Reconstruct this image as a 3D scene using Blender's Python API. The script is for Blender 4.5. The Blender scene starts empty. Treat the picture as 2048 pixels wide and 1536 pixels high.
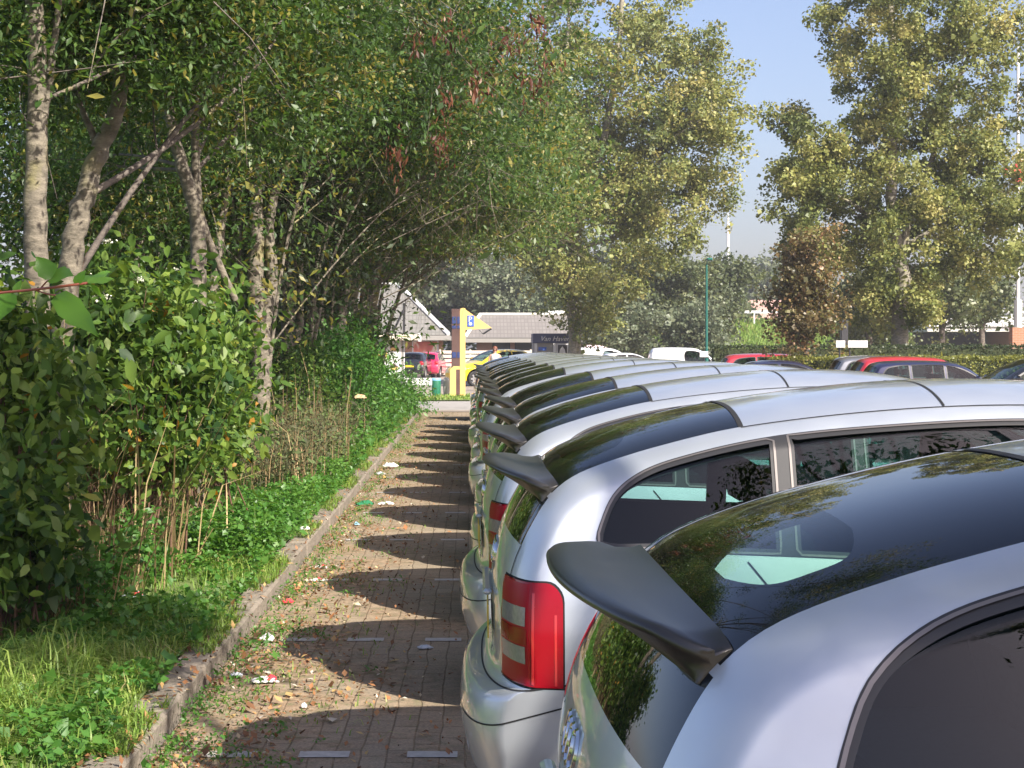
import bpy, math, random
import numpy as np
from mathutils import Vector
from mathutils.geometry import delaunay_2d_cdt
R = math.radians
scene = bpy.context.scene
COL = scene.collection

# ---------------- camera, sky, sun, exposure ----------------
F_PX, HX, HY, CAM_H = 3270.0, 942.0, 695.0, 1.66     # photo pixels (2048 x 1536): focal length, vanishing point, eye height
cam_d = bpy.data.cameras.new("camera")
cam = bpy.data.objects.new("camera", cam_d); COL.objects.link(cam)
cam.location = (0, 0, CAM_H); cam.rotation_euler = (R(90), 0, 0)
cam_d.sensor_width = 36; cam_d.lens = 36 * F_PX / 2048
cam_d.shift_x = (1024 - HX) / 2048; cam_d.shift_y = -(768 - HY) / 2048
cam_d.clip_start = 0.05; cam_d.clip_end = 3000
scene.camera = cam

SUN_DIR = Vector((0.85, -0.93, 1.0)).normalized()     # towards the sun
SUN_EL = math.asin(SUN_DIR.z)
SUN_ROT = math.atan2(SUN_DIR.x, SUN_DIR.y)
world = bpy.data.worlds.new("World"); scene.world = world; world.use_nodes = True
wn = world.node_tree
bg = wn.nodes["Background"]; bg.inputs[1].default_value = 0.106
sky = wn.nodes.new("ShaderNodeTexSky"); sky.sky_type = 'NISHITA'; sky.sun_disc = False
sky.sun_elevation = SUN_EL; sky.sun_rotation = SUN_ROT
sky.air_density = 1.0; sky.dust_density = 3.0; sky.ozone_density = 3.5; sky.altitude = 0
tint = wn.nodes.new("ShaderNodeMix"); tint.data_type = 'RGBA'; tint.blend_type = 'MULTIPLY'; tint.inputs[0].default_value = 1.0
tint.inputs[7].default_value = (1.06, 0.93, 0.95, 1)          # the autumn sky is a pale lavender blue
wn.links.new(sky.outputs[0], tint.inputs[6]); wn.links.new(tint.outputs[2], bg.inputs[0])
sun_d = bpy.data.lights.new("sun", 'SUN'); sun_d.energy = 5.0; sun_d.angle = R(0.5); sun_d.color = (1.0, 0.93, 0.82)
sun = bpy.data.objects.new("sun", sun_d); COL.objects.link(sun)
sun.rotation_euler = SUN_DIR.to_track_quat('Z', 'Y').to_euler(); sun.location = (20, -20, 30)
vs = scene.view_settings
vs.view_transform = 'Standard'; vs.look = 'None'; vs.exposure = 1.15; vs.gamma = 1.0
scene.cycles.max_bounces = 8; scene.cycles.transparent_max_bounces = 16
scene.cycles.diffuse_bounces = 3; scene.cycles.glossy_bounces = 4
scene.cycles.caustics_reflective = False; scene.cycles.caustics_refractive = False

def at(x, y, Y):                                      # photo pixel + distance -> world point
    return Vector(((x - HX) * Y / F_PX, Y, CAM_H - (y - HY) * Y / F_PX))

# ---------------- object helpers ----------------
def tag(o, label=None, cat=None, group=None, kind=None):
    if label: o["label"] = label
    if cat: o["category"] = cat
    if group: o["group"] = group
    if kind: o["kind"] = kind
    return o
def empty(name, loc, label, cat, group=None, rz=0.0):
    o = bpy.data.objects.new(name, None); COL.objects.link(o)
    o.location = loc; o.rotation_euler = (0, 0, rz); o.empty_display_size = 0.2
    return tag(o, label, cat, group)
def add(name, me, parent=None, mat=None):
    o = bpy.data.objects.new(name, me); COL.objects.link(o)
    if parent: o.parent = parent
    if mat and not me.materials: me.materials.append(mat)
    return o
def npmesh(name, V, Fs, mat=None, smooth=False, rnd=None, normals=None):
    """V (n,3); Fs: (m,k) int array or list of faces"""
    me = bpy.data.meshes.new(name)
    V = np.asarray(V, np.float32)
    if isinstance(Fs, np.ndarray):
        m, k = Fs.shape
        me.vertices.add(len(V)); me.vertices.foreach_set("co", V.ravel())
        me.loops.add(m * k); me.loops.foreach_set("vertex_index", Fs.astype(np.int32).ravel())
        me.polygons.add(m); me.polygons.foreach_set("loop_start", np.arange(0, m * k, k, dtype=np.int32))
        me.update(calc_edges=True)
    else:
        me.from_pydata([tuple(map(float, v)) for v in V], [], [tuple(int(i) for i in f) for f in Fs]); me.update()
    if smooth: me.polygons.foreach_set("use_smooth", np.ones(len(me.polygons), bool))
    if rnd is not None:
        a = me.attributes.new("rnd", 'FLOAT', 'POINT'); a.data.foreach_set("value", np.asarray(rnd, np.float32))
    if mat: me.materials.append(mat)
    me.validate()
    if normals is not None:
        me.normals_split_custom_set_from_vertices([tuple(map(float, n)) for n in normals])
    return me
class MB:                                             # gathers simple solids into one mesh
    def __init__(s): s.v = []; s.f = []
    def raw(s, v, f):
        n = len(s.v); s.v += [tuple(map(float, p)) for p in v]; s.f += [tuple(n + i for i in q) for q in f]; return s
    def box(s, x0, x1, y0, y1, z0, z1, b=0.0):
        if b <= 0:
            v = [(x, y, z) for z in (z0, z1) for y in (y0, y1) for x in (x0, x1)]
            return s.raw(v, [(0,2,3,1),(4,5,7,6),(0,1,5,4),(2,6,7,3),(0,4,6,2),(1,3,7,5)])
        b = min(b, .45*(x1-x0), .45*(y1-y0), .45*(z1-z0)); v = []
        for (z, i) in ((z0, b), (z0+b, 0), (z1-b, 0), (z1, b)):
            for (cx, cy, sx, sy) in ((x0,y0,1,1),(x1,y0,-1,1),(x1,y1,-1,-1),(x0,y1,1,-1)):
                c = [(cx+sx*(i), cy+sy*(b+i)), (cx+sx*(b+i), cy+sy*i)]
                if (sx*sy) < 0: c = c[::-1]
                v += [(p[0], p[1], z) for p in c]
        f = [tuple(range(7,-1,-1)), tuple(range(24,32))]
        for r in range(3):
            for k in range(8): f.append((r*8+k, r*8+(k+1)%8, (r+1)*8+(k+1)%8, (r+1)*8+k))
        return s.raw(v, f)
    def prism(s, pts, axis, a, b):                    # pts 2D outline extruded along axis 0/1/2 from a to b
        n = len(pts); v = []
        for t in (a, b):
            for p in pts:
                q = list(p); q.insert(axis, t); v.append(q)
        return s.raw(v, [tuple(range(n))[::-1], tuple(range(n, 2*n))] + [(i, (i+1)%n, n+(i+1)%n, n+i) for i in range(n)])
    def tube(s, pts, rad, n=8, cap=True):
        V, Fq = tube_arr(pts, rad, n)
        s.raw(V, [tuple(q) for q in Fq])
        if cap:
            k = len(s.v) - len(V); m = len(V)
            s.f.append(tuple(k+i for i in range(n))[::-1]); s.f.append(tuple(k+m-n+i for i in range(n)))
        return s
    def lathe(s, prof, n=24, c=(0,0,0), axis=2):      # prof [(r,h)]
        v = []
        for r, h in prof:
            for i in range(n):
                a = 2*math.pi*i/n; p = [r*math.cos(a), r*math.sin(a)]; p.insert(axis, h)
                v.append((p[0]+c[0], p[1]+c[1], p[2]+c[2]))
        f = [(j*n+i, j*n+(i+1)%n, (j+1)*n+(i+1)%n, (j+1)*n+i) for j in range(len(prof)-1) for i in range(n)]
        return s.raw(v, f)
    def build(s, name, mat, parent=None, smooth=False):
        me = npmesh(name, np.array(s.v), s.f, mat, smooth)
        if smooth:
            try: me.set_sharp_from_angle(angle=R(35))
            except Exception: pass
        return add(name, me, parent)
def tube_arr(pts, rad, n=8):
    P = np.array([tuple(p) for p in pts], float); m = len(P)
    rad = np.full(m, rad) if np.isscalar(rad) else np.asarray(rad, float)
    T = np.gradient(P, axis=0); T /= np.linalg.norm(T, axis=1)[:, None] + 1e-9
    ref = np.array([0, 0, 1.]) if abs(T[0, 2]) < .9 else np.array([1., 0, 0])
    U = np.cross(T, ref); U /= np.linalg.norm(U, axis=1)[:, None] + 1e-9
    W = np.cross(T, U); a = np.arange(n) * 2 * np.pi / n
    V = P[:, None] + rad[:, None, None] * (np.cos(a)[None, :, None] * U[:, None] + np.sin(a)[None, :, None] * W[:, None])
    i = np.arange(n); j = np.arange(m - 1)[:, None] * n
    Fq = np.stack([j + i, j + (i + 1) % n, j + n + (i + 1) % n, j + n + i], -1).reshape(-1, 4)
    return V.reshape(-1, 3), Fq
def tubes_mesh(name, tl, mat, n=6, smooth=True):
    Vs, Fs, k = [], [], 0
    for it in tl:
        V, Fq = tube_arr(it[0], it[1], it[2] if len(it) > 2 else n)
        Vs.append(V); Fs.append(Fq + k); k += len(V)
    return npmesh(name, np.concatenate(Vs), np.concatenate(Fs), mat, smooth)

# ---------------- materials ----------------
def nt(name):
    m = bpy.data.materials.new(name); m.use_nodes = True
    t = m.node_tree; return m, t, t.nodes["Principled BSDF"]
def node(t, ty, **kw):
    n = t.nodes.new(ty)
    for k, v in kw.items(): setattr(n, k, v)
    return n
def pmat(name, col, rough=0.6, metal=0.0, spec=0.5, coat=0.0, var=0.0, vscale=3.0, bump=0.0, bscale=40.0, emit=None):
    m, t, p = nt(name)
    p.inputs["Base Color"].default_value = (*col, 1); p.inputs["Roughness"].default_value = rough
    p.inputs["Metallic"].default_value = metal; p.inputs["Specular IOR Level"].default_value = spec
    p.inputs["Coat Weight"].default_value = coat; p.inputs["Coat Roughness"].default_value = 0.03
    tc = node(t, "ShaderNodeTexCoord")
    if var > 0:
        n = node(t, "ShaderNodeTexNoise"); n.inputs["Scale"].default_value = vscale; n.inputs["Detail"].default_value = 8
        t.links.new(tc.outputs["Object"], n.inputs["Vector"])
        mx = node(t, "ShaderNodeMix", data_type='RGBA')
        mx.inputs[6].default_value = tuple(c * (1 - var) for c in col) + (1,)
        mx.inputs[7].default_value = tuple(min(1, c * (1 + var)) for c in col) + (1,)
        t.links.new(n.outputs[0], mx.inputs[0]); t.links.new(mx.outputs[2], p.inputs["Base Color"])
    if bump > 0:
        n2 = node(t, "ShaderNodeTexNoise"); n2.inputs["Scale"].default_value = bscale; n2.inputs["Detail"].default_value = 6
        t.links.new(tc.outputs["Object"], n2.inputs["Vector"])
        b = node(t, "ShaderNodeBump"); b.inputs["Strength"].default_value = bump; b.inputs["Distance"].default_value = 0.02
        t.links.new(n2.outputs[0], b.inputs["Height"]); t.links.new(b.outputs[0], p.inputs["Normal"])
    if emit:
        p.inputs["Emission Color"].default_value = (*col, 1); p.inputs["Emission Strength"].default_value = emit
    return m
def ramp(t, stops, fac=None):
    r = node(t, "ShaderNodeValToRGB"); e = r.color_ramp.elements
    while len(e) < len(stops): e.new(0.5)
    for i, (p, c) in enumerate(stops): e[i].position = p; e[i].color = (*c, 1)
    if fac is not None: t.links.new(fac, r.inputs[0])
    return r
def leafmat(name, stops, trans=0.35, rough=0.45, spec=0.5):
    m, t, p = nt(name)
    a = node(t, "ShaderNodeAttribute", attribute_name="rnd")
    r = ramp(t, stops, a.outputs["Fac"])
    p.inputs["Roughness"].default_value = rough; p.inputs["Specular IOR Level"].default_value = spec
    t.links.new(r.outputs[0], p.inputs["Base Color"])
    tr = node(t, "ShaderNodeBsdfTranslucent"); mx = node(t, "ShaderNodeMixShader"); mx.inputs[0].default_value = trans
    hs = node(t, "ShaderNodeHueSaturation"); hs.inputs["Value"].default_value = 1.5; hs.inputs["Saturation"].default_value = 1.1
    hs.inputs["Hue"].default_value = 0.485
    t.links.new(r.outputs[0], hs.inputs["Color"]); t.links.new(hs.outputs[0], tr.inputs[0])
    t.links.new(p.outputs[0], mx.inputs[1]); t.links.new(tr.outputs[0], mx.inputs[2])
    t.links.new(mx.outputs[0], t.nodes["Material Output"].inputs[0])
    return m
def glassmat(name, tint=(0.62, 0.8, 0.74), rough=0.0):
    m, t, p = nt(name); t.nodes.remove(p)
    tr = node(t, "ShaderNodeBsdfTransparent"); tr.inputs[0].default_value = (*tint, 1)
    gl = node(t, "ShaderNodeBsdfGlossy"); gl.inputs["Roughness"].default_value = rough
    fr = node(t, "ShaderNodeFresnel"); fr.inputs[0].default_value = 1.5
    mx = node(t, "ShaderNodeMixShader")
    t.links.new(fr.outputs[0], mx.inputs[0]); t.links.new(tr.outputs[0], mx.inputs[1]); t.links.new(gl.outputs[0], mx.inputs[2])
    t.links.new(mx.outputs[0], t.nodes["Material Output"].inputs[0])
    return m
def carpaint(name, col, metal=0.65, rough=0.3):
    m, t, p = nt(name)
    p.inputs["Base Color"].default_value = (*col, 1); p.inputs["Metallic"].default_value = metal
    p.inputs["Coat Weight"].default_value = 1.0; p.inputs["Coat Roughness"].default_value = 0.04
    tc = node(t, "ShaderNodeTexCoord")
    n = node(t, "ShaderNodeTexNoise"); n.inputs["Scale"].default_value = 900; n.inputs["Detail"].default_value = 1
    t.links.new(tc.outputs["Object"], n.inputs["Vector"])
    b = node(t, "ShaderNodeBump"); b.inputs["Strength"].default_value = 0.06; b.inputs["Distance"].default_value = 0.001
    t.links.new(n.outputs[0], b.inputs["Height"]); t.links.new(b.outputs[0], p.inputs["Normal"])
    d = node(t, "ShaderNodeTexNoise"); d.inputs["Scale"].default_value = 5; d.inputs["Detail"].default_value = 10; d.inputs["Roughness"].default_value = .7
    t.links.new(tc.outputs["Object"], d.inputs["Vector"])
    mr = node(t, "ShaderNodeMapRange"); mr.inputs[1].default_value = .3; mr.inputs[2].default_value = .75
    mr.inputs[3].default_value = rough - .05; mr.inputs[4].default_value = rough + .12
    t.links.new(d.outputs[0], mr.inputs[0]); t.links.new(mr.outputs[0], p.inputs["Roughness"])
    return m
def barkmat(name, c1, c2, c3):
    m, t, p = nt(name); tc = node(t, "ShaderNodeTexCoord")
    mp = node(t, "ShaderNodeMapping"); mp.inputs["Scale"].default_value = (1, 1, 2.6); t.links.new(tc.outputs["Object"], mp.inputs[0])
    n = node(t, "ShaderNodeTexNoise"); n.inputs["Scale"].default_value = 9; n.inputs["Detail"].default_value = 10; n.inputs["Roughness"].default_value = .65
    t.links.new(mp.outputs[0], n.inputs["Vector"])
    r = ramp(t, [(0.32, c1), (0.5, c2), (0.68, c3)], n.outputs[0])
    n2 = node(t, "ShaderNodeTexNoise"); n2.inputs["Scale"].default_value = 3.2; n2.inputs["Detail"].default_value = 6
    t.links.new(tc.outputs["Object"], n2.inputs["Vector"])
    r2 = ramp(t, [(0.56, (0, 0, 0)), (0.66, (1, 1, 1))], n2.outputs[0])
    mx = node(t, "ShaderNodeMix", data_type='RGBA'); mx.inputs[7].default_value = (0.30, 0.27, 0.09, 1)
    ml = node(t, "ShaderNodeMath", operation='MULTIPLY'); ml.inputs[1].default_value = .45
    t.links.new(r2.outputs[0], ml.inputs[0]); t.links.new(ml.outputs[0], mx.inputs[0]); t.links.new(r.outputs[0], mx.inputs[6])
    t.links.new(mx.outputs[2], p.inputs["Base Color"]); p.inputs["Roughness"].default_value = .85
    b = node(t, "ShaderNodeBump"); b.inputs["Strength"].default_value = 0.7; b.inputs["Distance"].default_value = 0.02
    t.links.new(n.outputs[0], b.inputs["Height"]); t.links.new(b.outputs[0], p.inputs["Normal"])
    return m
# ---------------- cars: one smooth surface, cut into panels, glass and lamps ----------------
def pip(pts, poly):
    x, y = pts[:, 0], pts[:, 1]; ins = np.zeros(len(pts), bool); n = len(poly); j = n - 1
    for i in range(n):
        xi, yi = poly[i]; xj, yj = poly[j]
        c = ((yi > y) != (yj > y)) & (x < (xj - xi) * (y - yi) / (yj - yi + 1e-12) + xi)
        ins ^= c; j = i
    return ins
def crspline(P, n=10, closed=True):
    P = np.array(P, float); m = len(P); out = []
    for i in range(m if closed else m - 1):
        p0, p1, p2, p3 = (P[(i - 1) % m], P[i], P[(i + 1) % m], P[(i + 2) % m]) if closed else (P[max(i-1,0)], P[i], P[i+1], P[min(i+2,m-1)])
        d1 = np.linalg.norm(p2 - p1) ** .5; d0 = max(np.linalg.norm(p1 - p0) ** .5, 1e-6); d2 = max(np.linalg.norm(p3 - p2) ** .5, 1e-6)
        m1 = (p1-p0)/d0 - (p2-p0)/(d0+d1) + (p2-p1)/d1 if not np.allclose(p0, p1) else (p2-p1)/d1
        m2 = (p2-p1)/d1 - (p3-p1)/(d1+d2) + (p3-p2)/d2 if not np.allclose(p3, p2) else (p2-p1)/d1
        m1 = m1*d1; m2 = m2*d1
        for k in range(n):
            t = k / n
            out.append((2*t**3-3*t**2+1)*p1 + (t**3-2*t**2+t)*m1 + (-2*t**3+3*t**2)*p2 + (t**3-t**2)*m2)
    if not closed: out.append(P[-1])
    return np.array(out)
def resample(P, step):
    P = np.vstack([P, P[:1]]); L = np.r_[0, np.cumsum(np.linalg.norm(np.diff(P, axis=0), axis=1))]
    n = max(4, int(round(L[-1] / step))); t = np.linspace(0, L[-1], n + 1)[:-1]
    return np.stack([np.interp(t, L, P[:, k]) for k in range(P.shape[1])], 1)
def offset_poly(P, d):                                # inwards, for a closed outline of either direction
    A = np.roll(P, 1, 0); B = np.roll(P, -1, 0); T = B - A; T /= np.linalg.norm(T, axis=1)[:, None] + 1e-9
    N = np.stack([-T[:, 1], T[:, 0]], 1)
    area = np.sum(P[:, 0] * B[:, 1] - B[:, 0] * P[:, 1])
    return P + N * d * (1 if area > 0 else -1)
class Body:
    def __init__(s, sil, spine, wz, rear_in=0.13, front_in=0.16, xr=0.9, xf=2.8, D=None, p=2.4, widths=1.0):
        s.C = resample(crspline(sil, 14), 0.02); k0 = int(np.argmin(abs(s.C[:, 0] - 2.0) + 9*(s.C[:, 1] > .4))); s.C = np.roll(s.C, -k0, 0); s.n = len(s.C); s.spine = spine; s.wmul = widths
        z = np.linspace(.1, 2.6, 500); w = np.interp(z, [a for a, b in wz], [b for a, b in wz])
        k = np.exp(-np.linspace(-2, 2, 25) ** 2); k /= k.sum(); s.wz = (z, np.convolve(np.pad(w, 12, 'edge'), k, 'valid'))
        s.ri, s.fi, s.xr, s.xf, s.L0 = rear_in, front_in, xr, xf, s.C[:, 0].max()
        Dk = np.array([D(c) for c in s.C]); k = np.ones(15) / 15
        s.D = np.convolve(np.r_[Dk[-7:], Dk, Dk[:7]], k, 'valid'); s.p = p
        px = np.clip(s.C[:, 0], spine[0], spine[2])
        s.P = np.stack([px, np.interp(px, [spine[0], spine[2]], [spine[1], spine[3]])], 1)
    def F(s, x, z):
        w = np.interp(z, *s.wz)
        r = np.clip((s.xr - x) / s.xr, 0, 1.3); f = np.clip((x - s.xf) / (s.L0 - s.xf), 0, 1.2)
        return w * (1 - s.ri * r ** 2) * (1 - s.fi * f ** 2) * s.wmul
    def S(s, u, v):                                   # u in samples [0,n), v in [0,2]
        u = np.mod(u, s.n); i = np.floor(u).astype(int) % s.n; j = (i + 1) % s.n; t = (u - np.floor(u))[:, None]
        C = s.C[i] * (1 - t) + s.C[j] * t; P = s.P[i] * (1 - t) + s.P[j] * t; D = s.D[i] * (1 - t[:, 0]) + s.D[j] * t[:, 0]
        d = P - C; L = np.linalg.norm(d, axis=1); d = d / L[:, None]; D = np.minimum(D, .9 * L)
        g = np.where(v < 1, np.sin(np.clip(v, 0, 1) * np.pi / 2), 1.0)
        a = np.arcsin(np.clip(g ** (s.p / 2), 0, 1))
        dd = np.where(v < 1, D * (1 - np.cos(a)), D + (L - D) * (v - 1))
        xz = C + d * dd[:, None]
        return np.stack([xz[:, 0], s.F(xz[:, 0], xz[:, 1]) * g, xz[:, 1]], 1)
    def N(s, u, v):
        e = .35
        du = s.S(u + e, v) - s.S(u - e, v)
        dv = s.S(u, np.minimum(v + .02, 2)) - s.S(u, np.maximum(v - .02, 0))
        m0 = v < .02                                  # centre line: the surface mirrors
        n = np.cross(du, dv); n[m0, 1] = 0
        n /= np.linalg.norm(n, axis=1)[:, None] + 1e-12
        c = np.array([(s.spine[0] + s.spine[2]) / 2, 0, s.spine[1]])
        sg = np.sign(np.sum(n * (s.S(u, v) - c) * np.array([.2, 1, 1]), axis=1)); sg[sg == 0] = 1
        return n * sg[:, None]
    def inv(s, pts):                                  # side view (x,z) -> (u,v)
        if not hasattr(s, 'g'):
            uu, vv = np.meshgrid(np.arange(0, s.n, 1.0), np.r_[np.linspace(.5, 1, 10)[:-1], np.linspace(1, 2, 41)], indexing='ij')
            s.g = (uu.ravel(), vv.ravel(), s.S(uu.ravel(), vv.ravel()))
        out = []
        for x, z in pts:
            k = np.argmin((s.g[2][:, 0] - x) ** 2 + (s.g[2][:, 2] - z) ** 2); u, v = s.g[0][k], s.g[1][k]
            for _ in range(6):
                q = s.S(np.array([u, u + .2, u]), np.array([v, v, v + .005 if v < 1.99 else v - .005]))
                h = .005 if v < 1.99 else -.005
                J = np.array([[(q[1, 0]-q[0, 0])/.2, (q[2, 0]-q[0, 0])/h], [(q[1, 2]-q[0, 2])/.2, (q[2, 2]-q[0, 2])/h]])
                r = np.array([x - q[0, 0], z - q[0, 2]])
                try: st = np.linalg.solve(J, r)
                except Exception: break
                u += np.clip(st[0], -2, 2); v = np.clip(v + np.clip(st[1], -.05, .05), .45, 1.995)
            out.append((u, v))
        return np.array(out)
    def us(s, x=None, z=None, rear=True, top=True):   # sample index on the centre silhouette
        C = s.C
        if z is not None:
            m = (C[:, 0] < s.spine[0]+.25) if rear else (C[:, 0] > s.spine[2]-.35)
            k = np.where(m, abs(C[:, 1] - z), 9)
        else: k = np.where(C[:, 1] > .6, abs(C[:, 0] - x), 9)
        return float(np.argmin(k))
    def vy(s, u, y):                                  # width position -> v
        vs_ = np.linspace(0, 1, 120); yy = s.S(np.full(120, u), vs_)[:, 1]
        return float(np.interp(y, yy, vs_))
    def ym(s, x, z):
        u, v = s.inv([(x, z)])[0]; return s.S(np.array([u]), np.array([v]))[0]
def build_shell(body, regions, du=2.0):
    """regions: list of (name, poly in (u,v)); later ones win. Returns dict name -> (V,F,N) for the half y>0"""
    SU, SV = 0.02, 0.45                               # scale so that the triangulation works near metric
    us_ = np.arange(0, body.n, du); vs_ = np.r_[np.linspace(0, 1, 15), np.linspace(1, 2, 26)[1:]]
    G = np.array([(u * SU, v * SV) for u in np.r_[us_, body.n] for v in vs_])
    polys = [np.stack([p[:, 0] * SU, np.clip(p[:, 1], 0, 2) * SV], 1) for _, p in regions]
    keep = np.ones(len(G), bool); edge = (G[:, 0] < 1e-6) | (G[:, 0] > body.n * SU - 1e-6) | (G[:, 1] < 1e-6) | (G[:, 1] > 2 * SV - 1e-6)
    for P in polys:
        for q in P: keep &= (np.hypot(G[:, 0] - q[0], G[:, 1] - q[1]) > .009) | edge
    verts = [Vector((float(a), float(b))) for a, b in G[keep]]; edges = []
    for P in polys:
        k = len(verts); n = len(P); verts += [Vector((float(a), float(b))) for a, b in P]
        edges += [(k + i, k + (i + 1) % n) for i in range(n)]
    ov, oe, of, *_ = delaunay_2d_cdt(verts, edges, [], 0, 1e-6, False)
    O = np.array([tuple(v) for v in ov]); T = np.array([tuple(f) for f in of if len(f) == 3])
    cen = O[T].mean(1); ids = np.zeros(len(T), int)
    for i, P in enumerate(polys): ids[pip(cen, P)] = i + 1
    u, v = O[:, 0] / SU, O[:, 1] / SV
    V3 = body.S(np.clip(u, 0, body.n - 1e-6), v); N3 = body.N(np.clip(u, 0, body.n - 1e-6), v)
    fn = np.cross(V3[T[:, 1]] - V3[T[:, 0]], V3[T[:, 2]] - V3[T[:, 0]]); flip = np.sum(fn * N3[T].mean(1), axis=1) < 0
    T[flip] = T[flip][:, ::-1]
    ok = np.linalg.norm(fn, axis=1) > 1e-9; T = T[ok]; ids = ids[ok]
    out = {}
    for i, nm in enumerate(['body'] + [r[0] for r in regions]):
        t = T[ids == i]
        if len(t) == 0: continue
        un, iv = np.unique(t, return_inverse=True); piece = (V3[un], iv.reshape(-1, 3), N3[un])
        if nm in out:
            a = out[nm]; piece = (np.vstack([a[0], piece[0]]), np.vstack([a[1], piece[1] + len(a[0])]), np.vstack([a[2], piece[2]]))
        out[nm] = piece
    return out
MIR = np.array([1, -1, 1])
def both(p):
    V, T, N = p; return np.vstack([V, V * MIR]), np.vstack([T, T[:, ::-1] + len(V)]), np.vstack([N, N * MIR])
def mir(p): return p[0] * MIR, p[1][:, ::-1].copy(), p[2] * MIR
def shellmesh(name, p, mat, off=0.0):
    return npmesh(name, p[0] + p[2] * off, p[1], mat, True, None, p[2])
def ribbon(body, uv, w, off):                         # thin raised strip following the surface through (u,v) points
    uv = np.array(uv); P = body.S(uv[:, 0], uv[:, 1]); N = body.N(uv[:, 0], uv[:, 1])
    T = np.gradient(P, axis=0); B = np.cross(T, N); B /= np.linalg.norm(B, axis=1)[:, None] + 1e-9
    V = np.vstack([P + B * w / 2 + N * off, P - B * w / 2 + N * off]); n = len(P)
    Fq = np.array([(i, i + 1, n + i + 1) for i in range(n - 1)] + [(i, n + i + 1, n + i) for i in range(n - 1)])
    return V, Fq, np.vstack([N, N])
def join(ps):
    k = 0; V = []; T = []; N = []
    for p in ps: V.append(p[0]); T.append(p[1] + k); N.append(p[2]); k += len(p[0])
    return np.vstack(V), np.vstack(T), np.vstack(N)
def wheel(parent, c, r, side, M):
    """c centre, side +1/-1 outer face along y"""
    w = MB(); prof = [(r*.66, -.085), (r*.9, -.095), (r*.985, -.075), (r, -.04), (r, .04), (r*.985, .075), (r*.9, .095), (r*.66, .085)]
    w.lathe([(a, b) for a, b in prof], 32, (0, 0, 0), 1)
    o = empty("wheel", c, None, None); o.parent = parent
    w.build("tyre", M['rubber'], o, True)
    q = MB(); s = side
    q.lathe([(r*.66, s*.08), (r*.62, s*.075), (r*.60, s*.02), (r*.58, -s*.07)], 32, (0, 0, 0), 1)
    q.lathe([(.001, s*.062), (r*.15, s*.06), (r*.17, s*.03), (r*.17, s*.0)], 20, (0, 0, 0), 1)
    for k in range(6):
        a = k * math.pi / 3
        for da in (-.09,):
            ca, sa = math.cos(a), math.sin(a)
            pts = [(r*.12, -.05*1), (r*.62, -.032), (r*.62, .032), (r*.12, .05)]
            P = [(x*ca - y*sa, x*sa + y*ca) for x, y in pts]
            q.prism(P, 1, s*.03, s*.06)
    q.build("rim", M['alloy'], o)
    return o
def car_common(root, parts, body, M, paint, seats=True, inner=True, z_floor=.32, xs=(.75, 3.0)):
    add("body", shellmesh("body", both(parts['body']), paint), root)
    if inner: add("interior_lining", shellmesh("interior_lining", both(join([parts[k] for k in ('body', 'window_frame') if k in parts])), M['inner'], -0.025), root)
    f = MB(); f.box(xs[0]-.35, xs[1]+.2, -.62, .62, .24, .30); f.build("floor_pan", M['rubber'], root)
    for sx in (.70, None): pass
    if seats:
        st = M['seat']
        def seat(x, y, hb, w=.46, name="seat"):
            m = MB(); m.box(x-.05, x+.42, y-w/2, y+w/2, .42, .60, .05)
            pr = [(x-.02, .55), (x+.10, .56), (x-.06, hb), (x-.16, hb-.02)]
            m.prism(pr, 1, y-w/2+.02, y+w/2-.02)
            o = m.build(name, st, root)
            h = MB(); h.prism([(x-.07, hb+.03), (x-.16, hb+.03), (x-.19, hb+.16), (x-.13, hb+.18), (x-.08, hb+.15)], 1, y-.13, y+.13)
            h.build("headrest", st, o)
        rx, fx = M['seatx']
        seat(rx, .34, 1.08, .52); seat(rx, -.34, 1.08, .52); seat(fx, .36, 1.14); seat(fx, -.36, 1.14)
        d = MB(); d.box(fx+.75, fx+1.15, -.62, .62, .55, .92, .08); d.build("dashboard", st, root)
        s_ = MB(); a = np.linspace(0, 2*np.pi, 25)
        s_.tube([(fx+.62+.06*math.sin(t)*1.0, .36+.185*math.cos(t), .93+.175*math.sin(t)) for t in a], .014, 6, False); s_.build("steering_wheel", M['rubber'], root)
        ls = MB(); ls.box(rx-.5, rx-.12, -.56, .56, .88, .90, .01); ls.build("load_cover", st, root)

def win_polys(body, outline, cuts, frame, gap):
    """split a side glass outline at the x positions in cuts; returns list of (outer frame poly, glass poly) in (u,v)"""
    pass
def side_regions(body, wins, frame=.018):
    regs = []
    for k, w in enumerate(wins):
        P = resample(crspline(w, 8) if len(w) > 4 else np.array(w, float), .02)
        regs.append(('window_frame%d' % k, body.inv(P)))
        regs.append(('glass%d' % k, body.inv(offset_poly(P, frame))))
    return regs
def arch_poly(body, cx, cz, r, zmin):
    a = np.linspace(0, 2*np.pi, 70)[:-1]; P = np.stack([cx + r*np.cos(a), np.maximum(cz + r*np.sin(a), zmin)], 1)
    P = resample(P, .015); return body.inv(P)
def loft_to_poly(uv): return np.array(uv)
def dense(uv, n=8):
    uv = np.array(uv, float); out = []
    for i in range(len(uv)):
        a, b = uv[i], uv[(i + 1) % len(uv)]; out += [a + (b - a) * k / n for k in range(n)]
    return np.array(out)
def rounded(uv, r=.25, n=6):
    uv = np.array(uv, float); out = []; m = len(uv)
    for i in range(m):
        a, b, c = uv[i-1], uv[i], uv[(i+1) % m]; p = b + (a-b)*r; q = b + (c-b)*r
        for t in np.linspace(0, 1, n): out.append((1-t)**2*p + 2*t*(1-t)*b + t*t*q)
    return np.array(out)
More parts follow.
